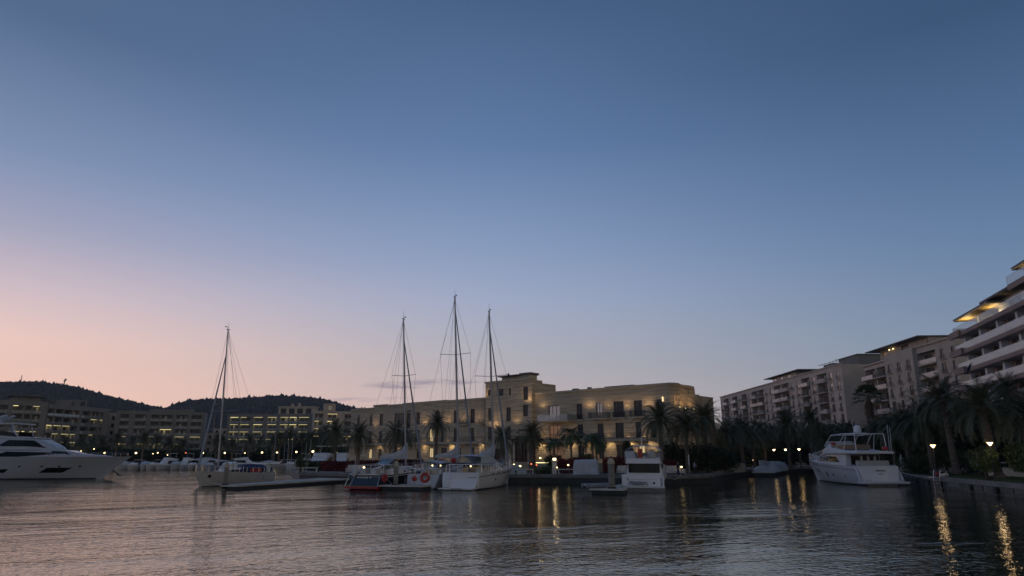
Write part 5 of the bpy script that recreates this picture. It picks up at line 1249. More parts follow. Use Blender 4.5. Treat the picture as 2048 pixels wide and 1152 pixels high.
l = MB(); l.blob((3.,.2,2.35),.09,.09,.09); l.build('cabin_lamp', M_LAMPF, o)
zt = at(977,622,81.6).z; rig(o, 9.8, zt, 2.0, 4.3, 15.2, .89, 2.0, spr=((.3,.85),(.58,.95)), boom=(4.6,3.6), cover=1.6, r=.13)
mb = MB(); mb.blob((9.1,-2.05,8.0+4.9),.16,.16,.28); mb.build('radar_reflector', M_POST, o)
railing(o, h, .5, .985, .8); railing(o, h, .04, .5, .7, 6); mb = MB()
for y in (-.5,.5): mb.tube([(13.2,y,2.2),(13.2,y,3.2)], .03, 5)
mb.tube([(13.2,-.5,3.2),(13.2,.5,3.2)], .03, 5); mb.box(12.,12.6,-.5,.3,2.2,2.7).box(10.8,11.1,-.9,-.6,2.2,3.1); build_split(mb, 'deck_gear', M_GREYC, o)
for x in (3.5,6.5): fender(o, x, 2.45, .8)
# --- 4 left sailboat, bow towards viewer's left
hd = head(-.3,-.954); bow = Vector((atx(389,81.,1.5), 81.)); pos = (bow.x+.3*12.6, bow.y+.954*12.6)
o = boat('sailboat', 'cream sailing yacht alone by the left floating dock with navy cockpit canopy', 'sailboat', pos, hd)
h = Hull(12.6, 3.9, 1.35, 1.75, 1.1, .88, .3, full=2.0); h.build(o, M_CREAM); h.deck(o, M_CREAM, .06); h.patch(o, 'waterline_stripe', M_DARKST, 0, .97, -.1, .05, n=20)
h.patch(o, 'hull_window', M_BLACKG, .88, .905, 1.0, 1.3, n=2)
H_ = House([(3.2,1.3,1.1,1.25,1.8),(5,1.4,1.15,1.3,2.05),(8,1.2,.9,1.4,1.95),(10,.7,.4,1.5,1.65)]); H_.build(o, M_WHITE, 'cabin'); H_.win(o, [(4.5,.35),(8.6,.35),(8,.75),(4.8,.75)])
rings = [[(x,-1.45,1.45),(x,-1.4,1.45+zz*.7),(x,-.7,1.45+zz),(x,.7,1.45+zz),(x,1.4,1.45+zz*.7),(x,1.45,1.45)] for x, zz in ((1.6,.95),(3.2,1.02),(5.0,.9),(6.4,.4))]
mb = MB(); mb.loft(rings); mb.build('cockpit_canopy', M_CANVB, o)
mb = MB(); mb.box(.55,1.5,-1.3,1.3,1.4,2.4); mb.build('cockpit_screen', M_CREAM, o); mb = MB(); mb.box(.3,1.0,-1.35,1.35,2.41,2.48); mb.build('targa_arch', M_STEEL, o)
mb = MB(); mb.box(2.6,4.8,1.46,1.5,1.45,1.95); mb.build('red_dodger', M_RED, o)
rings = [[(x,-1.2*w,1.95),(x,-1.0*w,1.95+zz),(x,1.0*w,1.95+zz),(x,1.2*w,1.95)] for x, w, zz in ((6.5,.8,.8),(7.3,.7,.6),(7.9,.4,.2))]
mb = MB(); mb.loft(rings); mb.build('sprayhood', M_CREAM, o)
zt = at(454,660,84).z; rig(o, 8.8, zt, 1.55, 3.8, 12.2, .82, -.7, spr=((.42,1.1),), boom=None, r=.1)
mb = MB(); mb.tube([(10.6,.3,1.6),(10.6,.3,9.3)], .03, 5); mb.blob((10.6,.3,9.3),.25,.25,.2); mb.build('flag_staff', M_WIRE, o)
railing(o, h, .55, .99, .7); railing(o, h, .02, .5, .6, 5); mb = MB()
for k in range(4): mb.box(9.+k*.35,9.2+k*.35,-.4,.2,1.6,2.2+.2*(k%2))
build_split(mb, 'deck_gear', M_GREYC, o)
mb = MB(); mb.blob((.2,.9,1.75),.45,.3,.35, jit=.2).blob((.1,-.3,1.7),.35,.3,.3); build_split(mb, 'stern_gear', M_CANVB, o)
h.patch(o, 'blue_emblem', M_CANVL, .2, .235, .55, .62, zc=.55, zd=.98, n=3, both=1)
# --- covered motorboat
hd0 = head(.2,.98); p_ = gp(1171,966.5); o = boat('covered_boat', 'motorboat entirely shrouded in a pale grey boat cover beside the floating dock', 'motorboat', (p_.x, p_.y), hd0)
h = Hull(8, 3.1, .75, 1.3, .8, .95, .1); h.build(o, M_CREAM); mb = MB(); mb.box(-.5,.02,-1.45,1.45,.05,.22); mb.build('swim_platform', M_CREAM, o)
rings = [[(x,-w,z0_),(x,-w*.99,z0_+(z1_-z0_)*.55),(x,-w*.9,z1_),(x,0,z1_+.06),(x,w*.9,z1_),(x,w*.99,z0_+(z1_-z0_)*.55),(x,w,z0_)] for x, w, z0_, z1_ in ((-.12,1.6,.6,2.75),(1.2,1.62,.6,2.95),(3.2,1.6,.65,2.85),(4.4,1.5,.8,2.6),(6.2,1.1,.95,1.7),(7.7,.3,1.2,1.35))]
mb = MB(); mb.loft(rings); mb.build('boat_cover', M_CANVG, o)
# --- cabin cruiser seen from astern
p_ = gp(1290,983.5); o = boat('cabin_cruiser', 'white cabin cruiser seen from astern with canvas flybridge canopy and dark blue hull sides', 'motor yacht', (p_.x+.0, p_.y+.9), head(.26,.966))
h = Hull(13.2, 4.4, 1.55, 2.05, 1.4, .94, .0, flare=.12); h.build(o, M_WHITE); h.deck(o, M_CREAM, .1); h.patch(o, 'hull_side_band', M_BLUEH, .02, .97, .05, 1.0, zc=.2, zd=1.35, n=22, off=.02)
mb = MB(); mb.box(-1.3,.0,-2.2,2.2,.36,.5); mb.build('swim_platform', M_CREAM, o); mb = MB(); mb.box(-1.35,-.2,-2.2,-1.2,-.1,.35).box(-1.35,-.2,.9,2.2,-.1,.35).box(-1.25,-.3,-1.19,.89,-.1,.3); mb.build('platform_float', M_GREYR, o)
mb = MB(); mb.box(-.03,.25,-1.75,2.1,.5,1.62).box(-.12,.0,-1.4,1.6,1.2,1.26).box(.0,.3,-2.1,-1.76,.5,1.3); mb.build('transom', M_WHITE, o)
mb = MB(); mb.box(-.05,-.031,-1.2,-1.0,.7,.9).box(-.05,-.031,1.45,1.55,1.05,1.35); mb.build('transom_fitting', M_CANVB, o)
mb = MB(); mb.tube([(-.3,1.4,.6),(-.25,1.35,.95),(-.2,-.4,.85),(-.3,-.5,.6)], .06).blob((-.3,.5,.8),.22,.8,.18); mb.build('folded_dinghy', M_GREYC, o)
H_ = House([(2.2,1.85,1.62,1.5,2.95),(5.8,1.85,1.6,1.55,2.95),(7.6,1.7,1.35,1.7,2.45),(10.,1.0,.7,1.85,2.05)]); H_.build(o, M_WHITE, 'cabin', .08); H_.win(o, [(3.,.35),(7.8,.35),(6.8,.82),(3.,.82)]); H_.front(o, 1)
mb = MB(); mb.box(2.14,2.19,-1.6,1.6,1.75,2.7); mb.build('cabin_door_glass', M_BLACKG, o); mb = MB()
mb.box(2.12,2.139,-1.62,1.62,2.7,2.76)
mb.build('door_frame', M_STEEL, o)
F_ = House([(.9,1.8,1.72,2.7,2.9),(3.2,1.82,1.7,2.7,3.15),(5.6,1.75,1.45,2.65,3.3),(7.6,1.4,1.0,2.4,2.75),(9.2,.9,.6,2.1,2.3)]); F_.build(o, M_WHITE, 'flybridge', .05)
mb = MB()
for sg in (-1,1): mb.bar((.95,sg*1.7,3.05),(4.6,sg*1.55,3.4),.06,.34)
mb.box(.92,.98,-1.66,1.66,2.901,3.2); mb.build('flybridge_coaming', M_WHITE, o)
mb = MB(); mb.grid(lambda a, b: (1.+3.6*a, -1.85+3.7*b, 3.95+.55*math.sin(math.pi*b)**.6*1.0+.1*math.sin(math.pi*a)), 5, 12); mb.build('bimini_top', M_CANVG, o)
mb = MB()
for sg in (-1,1):
    for x in (1.05,2.8,4.5): mb.tube([(x+.3,sg*1.85,2.9),(x,sg*1.85,3.95)], .03, 5)
mb.tube([(1.05,-1.85,3.9),(4.5,-1.85,3.9)], .025, 5).tube([(1.05,1.85,3.9),(4.5,1.85,3.9)], .025, 5).tube([(1.35,-1.85,2.95),(1.35,1.85,2.95)], .025, 5)
mb.build('bimini_frame', M_STEEL, o); MB().grid(lambda a, b: (1.1+.05*math.sin(9*a), 1.85-1.0*a-.25*b*b, 3.95-.95*b), 4, 5).build('canvas_side', M_CANVG, o); MB().box(4.4,4.44,-1.6,1.6,3.35,3.8).build('canvas_side', M_CANVG, o)
mb = MB(); mb.box(2.,2.6,-1.2,-.3,2.95,3.7).box(3.2,3.8,.2,1.,2.95,3.75).blob((1.5,-.9,3.6),.3,.4,.5, jit=.2); build_split(mb, 'flybridge_seat', M_FURN, o); mb = MB(); mb.box(1.6,1.9,.1,.5,3.3,4.2); mb.build('orange_life_jacket', M_ORANGE, o)
mb = MB(); mb.tube([(1.0,0,4.4),(.9,0,5.5)], .03, 5); fo = mb.build('flag_staff', M_STEEL, o); mb = MB(); mb.grid(lambda a, b: (.9-.25*a, .03+.06*math.sin(a*6+b*3), 4.45+.95*b-.3*a), 5, 3); mb.build('flag', M_WHITE, fo)
railing(o, h, .35, .98, .7, 8)
# --- flybridge yacht on the right
p_ = gp(1771,972.0); hdy = head(.03,1.0); o = boat('flybridge_yacht', 'large white flybridge motor yacht with radar dome moored stern towards the right quay', 'motor yacht', (p_.x, p_.y+1.2), head(.0,1.))
h = Hull(19.5, 5.3, 2.25, 2.95, 2.4, .93, .7, full=2.2, flare=.2); h.build(o, M_WHITE); h.deck(o, M_CREAM, .1); h.patch(o, 'waterline_stripe', M_DARKST, 0, .95, -.1, .12, n=22); h.patch(o, 'hull_stripe', M_DARKST, .05, .985, 1.72, 1.77, zc=2.5, zd=2.55, n=22)
for t, z, w, q in ((.78,1.55,.02,.18),(.72,1.5,.02,.18),(.52,1.05,.032,.34),(.4,1.05,.016,.14),(.22,.95,.012,.1)): h.patch(o, 'porthole', M_BLACKG, t, t+w, z-q, z+q, n=3)
mb = MB(); mb.box(-1.9,.0,-2.6,2.6,.28,.5); mb.build('swim_platform', M_WHITE, o)
rings = [[(-.15+xx,-2.15,z),(-.15+xx,1.15,z),(.5+xx,1.15,z),(.5+xx,-2.15,z)] for z, xx in ((.5,-.35),(2.3,.25))]
mb = MB(); mb.loft(rings); mb.build('transom', M_WHITE, o)
mb = MB()
for k in range(7):
    for y0_, y1_ in ((1.2,2.0),(-2.6,-2.2)): mb.box(-.5+.16*k,.9,y0_,y1_,.5+.24*k,.72+.24*k)
mb.build('side_stairs', M_CREAM, o)
mb = MB()
for sg in (-1,1): mb.tube([(-.6,sg*2.6,.55),(.1,sg*2.55,1.7),(.9,sg*2.5,2.35)], .07, 6)
mb.build('stern_wing', M_WHITE, o)
mb = MB()
for k in range(6): mb.box(-.16-.15*0-.1,-.14,-.4-k*.2*.9,-.28-k*.18,1.62,1.72) if False else mb.box(-.2,-.13,.25-k*.2,.38-k*.2,1.66,1.78)
for k in range(3): mb.box(-.27,-.2,.05-k*.2,.18-k*.2,1.3,1.38)
mb.build('stern_lettering', M_DARKST, o)
H_ = House([(3.4,2.15,2.1,2.1,3.75),(9.5,2.2,2.0,2.2,3.75),(12.6,1.9,1.5,2.5,3.3),(15.2,1.2,.8,2.7,2.85)]); H_.build(o, M_WHITE, 'saloon', .1)
H_.win(o, [(5.2,.35),(12.6,.4),(11.4,.8),(6.2,.78)], off=.04); 
mb = MB(); mb.box(3.3,3.38,-1.9,1.5,2.2,3.55); mb.build('saloon_door', M_BLACKG, o); mb = MB()
for y in (-1.9,-1.05,-.2,.65,1.5): mb.box(3.24,3.299,y-.05,y+.05,2.2,3.55)
mb.build('door_frame', M_WOOD, o)
mb = MB()
for y in (-1.45,-.6,.25): mb.box(3.26,3.298,y-.16,y+.16,2.3,3.45)
build_split(mb, 'curtain', M_CREAM, o)
mb = MB(); mb.box(.9,1.5,-1.9,1.9,2.2,2.9).box(1.9,2.6,-.8,.8,2.2,2.75); mb.build('cockpit_seat', M_FURN, o)
F_ = House([(.2,2.3,2.3,3.72,3.98),(3.4,2.45,2.4,3.76,4.1),(8.6,2.3,2.1,3.74,4.65),(10.6,2.05,1.75,3.4,4.3),(13.0,1.6,1.2,3.0,3.55),(15.2,.9,.6,2.75,2.95)]); F_.build(o, M_WHITE, 'flybridge', .08); F_.win(o, [(8.8,.12),(13.6,.25),(12.2,.8),(9.8,.62)], 'upper_window', off=.04); F_.front(o, 3, .1, .95)
mb = MB(); mb.box(4.5,7.8,-1.7,1.7,4.3,4.85); mb.build('flybridge_seating', M_TEAK, o); mb = MB(); mb.box(8.2,9.2,-1.7,1.7,4.5,5.0).grid(lambda a, b: (9.2+.5*(1-b), -1.8+3.6*a, 4.6+.75*b), 6, 2); mb.build('flybridge_console', M_WHITE, o)
mb = MB()
for y0_ in (-1.9, 1.9):
    mb.tube([(1.0,y0_,4.0),(1.2,y0_*.95,6.1),(3.8,y0_*.95,6.2),(7.6,y0_*.95,6.05),(9.6,y0_,4.7)], .06, 6)
    mb.tube([(4.2,y0_,4.2),(3.4,y0_*.95,6.15)], .05, 6); mb.tube([(6.2,y0_,4.5),(3.9,y0_*.9,6.1)], .05, 6)
for x in (1.2,3.8,7.6): mb.tube([(x,-1.8,6.12),(x,1.8,6.12)], .05, 6)
mb.build('bimini_frame', M_WHITE, o)
mb = MB(); mb.box(3.2,4.6,-.8,.8,6.15,6.3); ar = mb.build('radar_platform', M_WHITE, o); mb = MB(); mb.lathe([(.05,6.3),(.42,6.35),(.46,6.6),(.44,7.0),(.28,7.22),(.02,7.3)], 14, (3.9,0)); mb.build('radar_dome', M_WHITE, ar)
mb = MB(); mb.tube([(3.9,.5,6.3),(3.9,.55,8.0)], .025, 4).tube([(1.0,-2.2,4.0),(1.0,-2.3,7.2)], .03, 4).tube([(.6,-2.2,4.0),(.5,-2.3,6.9)], .025, 4).tube([(4.2,-.6,6.3),(4.2,-.6,6.9)], .03, 4); mb.build('antenna', M_WHITE, o)
mb = MB(); mb.blob((1.2,-1.8,4.35),.5,.4,.3).blob((8.3,1.3,4.95),.4,.35,.3); build_split(mb, 'red_cushion', M_RED, o)
railing(o, h, .42, .99, .85, 10); railing(o, h, .02, .1, .1, 1)
mb = MB(); mb.tube([(15.5,0,2.9),(15.3,0,3.9)], .05); mb.blob((16.2,.2,3.15),.7,.5,.3); mb.build('bow_gear', M_FURN, o)
# passerelle / gangway hoop near bow of yacht: glowing garland arch on the quay behind
c = at(1641, 926, 112); ga = thing('garland_arch', 'softly lit flower garland hoop on the quay behind the flybridge yacht\'s bow', 'garland arch', (c.x, 112, 1.0))
mb = MB(); mb.tube([(1.5*math.cos(R(a_)), 0, 1.5+1.5*math.sin(R(a_))) for a_ in range(-80, 261, 20)], .06, 6)
for k in range(150): a_ = R(random.uniform(-60, 240)); q = 1.5+random.uniform(-.15,.2); mb.blob((q*math.cos(a_), random.uniform(-.2,.2), 1.5+q*math.sin(a_)), .1,.1,.1, 4, 3)
mb.build('hoop', M_FURN, ga); lamp_light(ga, (1.2,-.4,2.3), 18, (1,.75,.4), None, .1); MB().blob((1.2,-.3,2.2),.16,.16,.16).build('lamp_bulb', M_LAMPF, ga)
# --- superyacht at left
p_ = gp(264, 955); Yb = 110.; bx = atx(262, Yb, 3.); o = boat('motor_yacht', 'long white three deck motor yacht with dark slanted windows gliding in from the left', 'motor yacht', (bx-31.8, Yb-1.5), head(1,.045))
h = Hull(32, 7., 3.3, 3.35, 5.0, .94, .2, depth=1.2, full=2.5, flare=.16, xm=.55); h.build(o, M_WHITESH, n=34); h.deck(o, M_CREAM, .15); h.patch(o, 'waterline_stripe', M_DARKST, 0, .97, -.1, .14, n=24)
def hx(cx_): return 32-(1170-cx_)/55.5
def tw(x): return x/27.0 if x < 27 else x/32
def hw(name, x0_, x1_, za, zb, sk=0., off=.015): h.patch(o, name, M_BLACKG, x0_/27.6, x1_/27.6, za, zb, sk=sk, off=off, n=6, both=-1)
hw('hull_window', hx(474), hx(632), .95, 1.7, sk=.045*.75); hw('hull_window', hx(168), hx(224), .95, 1.5, sk=.02); 
for c_ in (335, 489, 600, 722): hw('porthole', hx(c_-8), hx(c_+8), 1.78, 1.98)
h.patch(o, 'hull_crease', M_WHITESH, .1, .985, 2.2, 2.3, off=.05, zc=2.75, zd=2.85, n=24)
H_ = House([(1.,3.2,2.9,3.1,4.35),(15,3.1,2.7,3.15,4.35),(hx(560),2.7,2.2,3.2,4.35),(hx(655),2.2,1.6,3.2,4.25),(hx(760),1.4,1.,3.2,3.75),(hx(1000),.7,.4,3.2,3.42)]); H_.build(o, M_WHITESH, 'main_deck_house', .15)
H_.win(o, [(hx(75),.02),(hx(250),.02),(hx(205),.72),(hx(190),.7)], off=.03, n=6); H_.win(o, [(hx(200),.02),(hx(450),.28),(hx(670),.62),(hx(200),.78)], off=.09, n=10); H_.win(o, [(hx(560),.55),(hx(700),.5),(hx(660),.85),(hx(560),.85)], off=.03, n=8)
H_.front(o, 3, .05, .9, .8)
U_ = House([(2.,2.8,2.6,4.36,6.1),(hx(250),2.75,2.45,4.36,6.1),(hx(400),2.5,2.,4.36,6.0),(hx(545),2.0,1.3,4.36,4.9),(hx(560),1.9,1.2,4.36,4.5)]); U_.build(o, M_WHITESH, 'wheelhouse', .2)
U_.win(o, [(hx(120),.3),(hx(530),.3),(hx(400),.84),(hx(200),.82)], off=.12, n=14); U_.win(o, [(0,0.3),(hx(20),.3),(hx(40),.75),(0,.75)], off=.03, n=2)
U_.front(o, 2, .08, .92, .85)
F_ = House([(2.,2.6,2.6,6.11,6.6),(hx(60),2.5,2.5,6.11,7.2),(hx(100),2.45,2.4,6.11,6.5),(hx(400),2.,1.8,6.05,6.2)]); F_.build(o, M_WHITESH, 'flybridge', .05)
mb = MB(); mb.box(3.,hx(235),-2.4,2.4,8.2,8.42); mb.build('hardtop', M_WHITESH, o)
mb = MB()
for sg in (-1,1): mb.bar((hx(240),sg*2.0,6.5),(hx(200),sg*2.3,8.2),.12).bar((hx(40),sg*2.4,7.0),(hx(10),sg*2.4,8.2),.35,.5)
mb.build('hardtop_support', M_WHITESH, o)
mb = MB()
for sg in (-1,1): mb.grid(lambda a, b, sg=sg: (hx(100)+(hx(250)-hx(100))*a-.6*b*a, sg*(2.35-.2*a), 6.3+.9*b*(1-.3*a)), 4, 2)
mb.build('wind_deflector', M_BLACKG, o)
mb = MB(); mb.bar((hx(0),0,8.42),(hx(40),0,9.5),.9,.5).bar((hx(30),-.9,9.0),(hx(85),-.9,9.6),.5,.25).bar((hx(30),.9,9.0),(hx(85),.9,9.6),.5,.25); mb.build('radar_arch', M_WHITESH, o)
mb = MB()
for x, y, z in ((hx(60),-2.2,7.7),): mb.blob((x,y,z),.3,.12,.12)
mb.build('deck_lamp', M_LAMPF, o)
mb = MB(); mb.bar((28.3,0,2.0),(30.4,.2,.5),.16).bar((30.1,-.3,.55),(30.6,.6,.5),.14); mb.build('anchor', M_POST, o)
railing(o, h, .72, .985, .55, 8)
# --- small moored boats
SB = {}
def small_boat(px, Y, hd_, L, label, kind=0, hullm=None, group='small boats moored along the far left shore', py=None):
    x = atx(px, Y, .5); o = thing('motorboat', label, 'motorboat', (x-math.cos(hd_)*L/2, Y-math.sin(hd_)*L/2, 0), hd_, group)
    key = (kind, round(L,1), (hullm or M_WHITE).name)
    if key not in SB:
        B = L*.33; h = Hull(L, B, .95, 1.4, L*.09, .92, 0.); d = {}
        m = MB()
        for sg in (1,-1): m.grid(lambda a, b, sg=sg: h.p(a, b, sg), 14, 5)
        m.poly([h.p(0, j/5, 1) for j in range(6)]+[h.p(0, 1-j/5, -1) for j in range(6)]); d['hull'] = m.mesh('hull', hullm or M_WHITE)
        m = MB(); vs = []
        for i in range(11): t = .99*i/10; a = h.p(t,1,1,-.03); b = h.p(t,1,-1,-.03); vs += [(a[0],a[1],a[2]-.05),(b[0],b[1],b[2]-.05)]
        m.add(vs, [(2*i,2*i+1,2*i+3,2*i+2) for i in range(10)]); d['deck'] = m.mesh('deck', M_CREAM)
        def hs(secs, mat): 
            mm = MB(); mm.loft([[(x_,-a,c),(x_,a,c),(x_,b,e),(x_,-b,e)] for x_,a,b,c,e in secs]); return mm
        if kind == 0:   # cuddy with windscreen
            d['cabin'] = hs([(L*.42,B*.36,B*.3,.95,1.75),(L*.62,B*.34,B*.24,1.0,1.8),(L*.86,B*.18,B*.1,1.2,1.4)], 0).mesh('cabin', M_WHITE)
            m = MB(); m.loft([[(L*.36,-B*.36,1.3),(L*.36,B*.36,1.3),(L*.4,B*.3,2.3),(L*.4,-B*.3,2.3)],[(L*.56,-B*.34,1.3),(L*.56,B*.34,1.3),(L*.46,B*.28,2.35),(L*.46,-B*.28,2.35)]]); d['windscreen'] = m.mesh('windscreen', M_BLACKG)
            m = MB(); m.box(L*.2,L*.5,-B*.34,B*.34,2.36,2.44); m.tube([(L*.22,-B*.3,1.),(L*.22,-B*.3,2.4)],.03,4).tube([(L*.22,B*.3,1.),(L*.22,B*.3,2.4)],.03,4); d['canopy'] = m.mesh('canopy', M_CREAM)
        elif kind == 1: # wrapped in a cover
            m = MB(); m.loft([[(x_,-w,1.0+s_),(x_,-w*.8,z_-.1),(x_,0,z_+.05),(x_,w*.8,z_-.1),(x_,w,1.0+s_)] for x_, w, z_, s_ in ((.05,B*.47,1.35,-.1),(L*.3,B*.5,1.9,-.08),(L*.5,B*.5,2.1,0),(L*.75,B*.36,1.6,.15),(L*.97,.06,1.42,.38))]); d['boat_cover'] = m.mesh('boat_cover', M_CANVG)
        else:           # flybridge cruiser
            d['cabin'] = hs([(L*.2,B*.42,B*.4,.9,2.4),(L*.55,B*.42,B*.36,1.,2.4),(L*.68,B*.36,B*.28,1.1,1.8),(L*.9,B*.14,B*.08,1.3,1.4)], 0).mesh('cabin', M_WHITE)
            m = MB(); m.loft([[(L*.22,-B*.425,1.5),(L*.22,B*.425,1.5),(L*.22,B*.41,2.2),(L*.22,-B*.41,2.2)],[(L*.6,-B*.41,1.5),(L*.6,B*.41,1.5),(L*.57,B*.37,2.2),(L*.57,-B*.37,2.2)]]); d['window'] = m.mesh('window', M_BLACKG)
            d['flybridge'] = hs([(L*.12,B*.42,B*.42,2.41,2.6),(L*.5,B*.38,B*.36,2.41,3.0),(L*.56,B*.3,B*.26,2.41,2.7)], 0).mesh('flybridge', M_WHITE)
            m = MB(); m.tube([(L*.25,-B*.36,2.5),(L*.22,-B*.34,4.),(L*.22,B*.34,4.),(L*.25,B*.36,2.5)],.05,5); m.box(L*.18,L*.45,-B*.36,B*.36,4.0,4.08); d['arch'] = m.mesh('arch', M_CREAM)
        SB[key] = d
    for n_, me in SB[key].items(): link(n_, me, o)
    return o
# far row, bows out towards the channel
row = [(248,1,6.5,'first pale boat right of the long yacht\'s bow'),(272,0,7,'small open backed boat with windscreen, second in the far row'),(290,1,7,'rounded shrouded boat third in the far row'),(312,0,7.5,'low white boat just left of the tall cruiser in the far row'),(332,2,8,'tallest white cruiser with stacked windows in the far row'),(352,1,7,'shrouded boat right of the tall cruiser in the far row'),(371,2,7,'cruiser with high flybridge under the red lamp'),(388,0,7.5,'white runabout right of the cruiser under the red lamp'),(406,1,7,'grey shrouded boat left of the lone sailboat\'s mast'),(421,0,7,'last small boat of the far row, behind the lone sailboat')]
for i, (px, k, L, lb) in enumerate(row): small_boat(px, 176+random.uniform(-2,2), R(-92+random.uniform(-14,14)), L*1.02, lb, k)
for px, Y, k, L, hd_, lb in ((240,186,0,7,R(-80),'small boat half hidden behind the long yacht\'s bow'),(490,200,2,9,R(-10),'white cruiser with a long flybridge behind the lone sailboat'),(562,200,0,9.5,R(-150),'blue grey motorboat with windscreen on the calm inner channel'),(598,198,2,8,R(-175),'cruiser left of the clipped round bush'),(585,206,0,7,R(170),'smaller motorboat partly behind the channel cruiser'),(540,206,1,8,R(10),'low shrouded boat against the far quay wall')):
    small_boat(px, Y, hd_, L, lb, k, M_CREAM if Y == 200 else None, 'boats on the inner channel')
# big white covered sportfisher behind the left red hedge
c = at(645, 929, 150); o = small_boat(647, 150, R(-95), 12, 'tall white covered motor yacht rising behind the left red hedges', 2, None, 'boats on the inner channel'); o.scale = (1.25,1.25,1.35)
o = small_boat(680, 146, R(-80), 11, 'dark windowed motor yacht behind the stout date palm\'s left', 2, M_CREAM, 'boats on the inner channel'); o.scale = (1.1,1.1,1.35)
o = small_boat(415, 206, R(5), 13, 'dark hulled low boat under the lamps behind the far row', 1, M_BLUEH, 'boats on the inner channel'); o.scale = (1,1,1.4)
# thin masts moored behind the far shore trees
for i, px in enumerate((568,575,583,611,620,548)):
    Y = 212; b_ = gp(px, 930, 1.2); t_ = at(px, 886-(i%3)*7, Y); x = atx(px, Y, 3)
    o = thing('bare_mast', f'{ORD[i] if i < 5 else "sixth"} of the thin bare masts standing along the inner channel', 'mast', (x, Y, 1.3), 0, 'thin masts along the inner channel')
    mb = MB(); mb.tube([(0,0,0),(0,0,t_.z-1.3)], [.09,.05], 5); mb.build('pole', M_ALU, o); mb = MB(); mb.tube([(-.7,0,(t_.z-1.3)*.6),(.7,0,(t_.z-1.3)*.6)], .03, 4); mb.build('spreader', M_ALU, o)
# ------------------------------------------------------------------ floating docks and piles
def dock(name, label, pts, z=.5, th=.16, cat='floating dock'):
    x0_, y0_ = pts[0]; o = thing(name, label, cat, (x0_, y0_, 0)); q = [(a-x0_, b-y0_) for a, b in pts]
    MB().prism(q, z-th, z).build('decking', M_PONT, o); c_ = (sum(a for a, b in q)/len(q), sum(b for a, b in q)/len(q))
    MB().prism([(c_[0]+(a-c_[0])*.93, c_[1]+(b-c_[1])*.97) for a, b in q], -.2, z-th-.004).build('float', M_FLOAT, o); return o
def gq(px, Y, z=.5): return (atx(px, Y, z), Y)
def finger(px, Y0, Y1, w, label, wide=1., d=DIR, z=.5):
    a = Vector(gq(px, Y0)); L = (Y1-Y0)/d.y; n = Vector((d.y,-d.x)); b = a+d*L
    pts = [tuple(a-n*w*wide/2), tuple(a+n*w*wide/2), tuple(a+d*2.2+n*w*wide/2), tuple(a+d*3.0+n*w/2), tuple(b+n*w/2), tuple(b-n*w/2), tuple(a+d*3.0-n*w/2), tuple(a+d*2.2-n*w*wide/2)]
    return dock('floating_dock', label, pts, z)
finger(800, 73.5, 93.5, 1.5, 'floating finger dock between the navy and the lifebuoy sailboats', 3.4)
finger(1212, 66., 86.5, 1.4, 'floating finger dock with a thick pile between shrouded boat and cabin cruiser', 2.3)
dock('floating_dock', 'long floating dock running from the lone sailboat back to the quay', [gq(440,74.5),gq(475,73.5),gq(700,94.5),gq(640,98)])
a_, b_ = gq(452,74), gq(690,96)
def pile(px, Y, py_top, label, r=.34):
    x = atx(px, Y, 1.5); zt = at(px, py_top, Y).z; o = thing('mooring_pile', label, 'mooring pile', (x, Y, 0), 0, 'concrete mooring piles')
    mb = MB(); mb.lathe([(r,-1.5),(r,zt-.7),(r*1.02,zt-.55)], 14); mb.build('shaft', M_PILE, o)
    mb = MB(); mb.lathe([(r*1.12,zt-.549),(r*1.1,zt-.35),(r*.7,zt-.08),(.04,zt)], 14); mb.build('cap', M_STONEP, o)
    mb = MB(); mb.lathe([(r+.02,.1),(r+.14,.12),(r+.14,.6),(r+.02,.62)], 14); mb.build('collar', M_RUB, o)
pile(452, 74.8, 924, 'slim concrete pile in front of the lone sailboat', .22)
pile(792, 74.6, 922, 'concrete pile standing before the navy sailboat\'s cabin', .24)
pile(1223, 66.8, 916, 'thickest concrete pile, on the dock left of the cabin cruiser', .31)
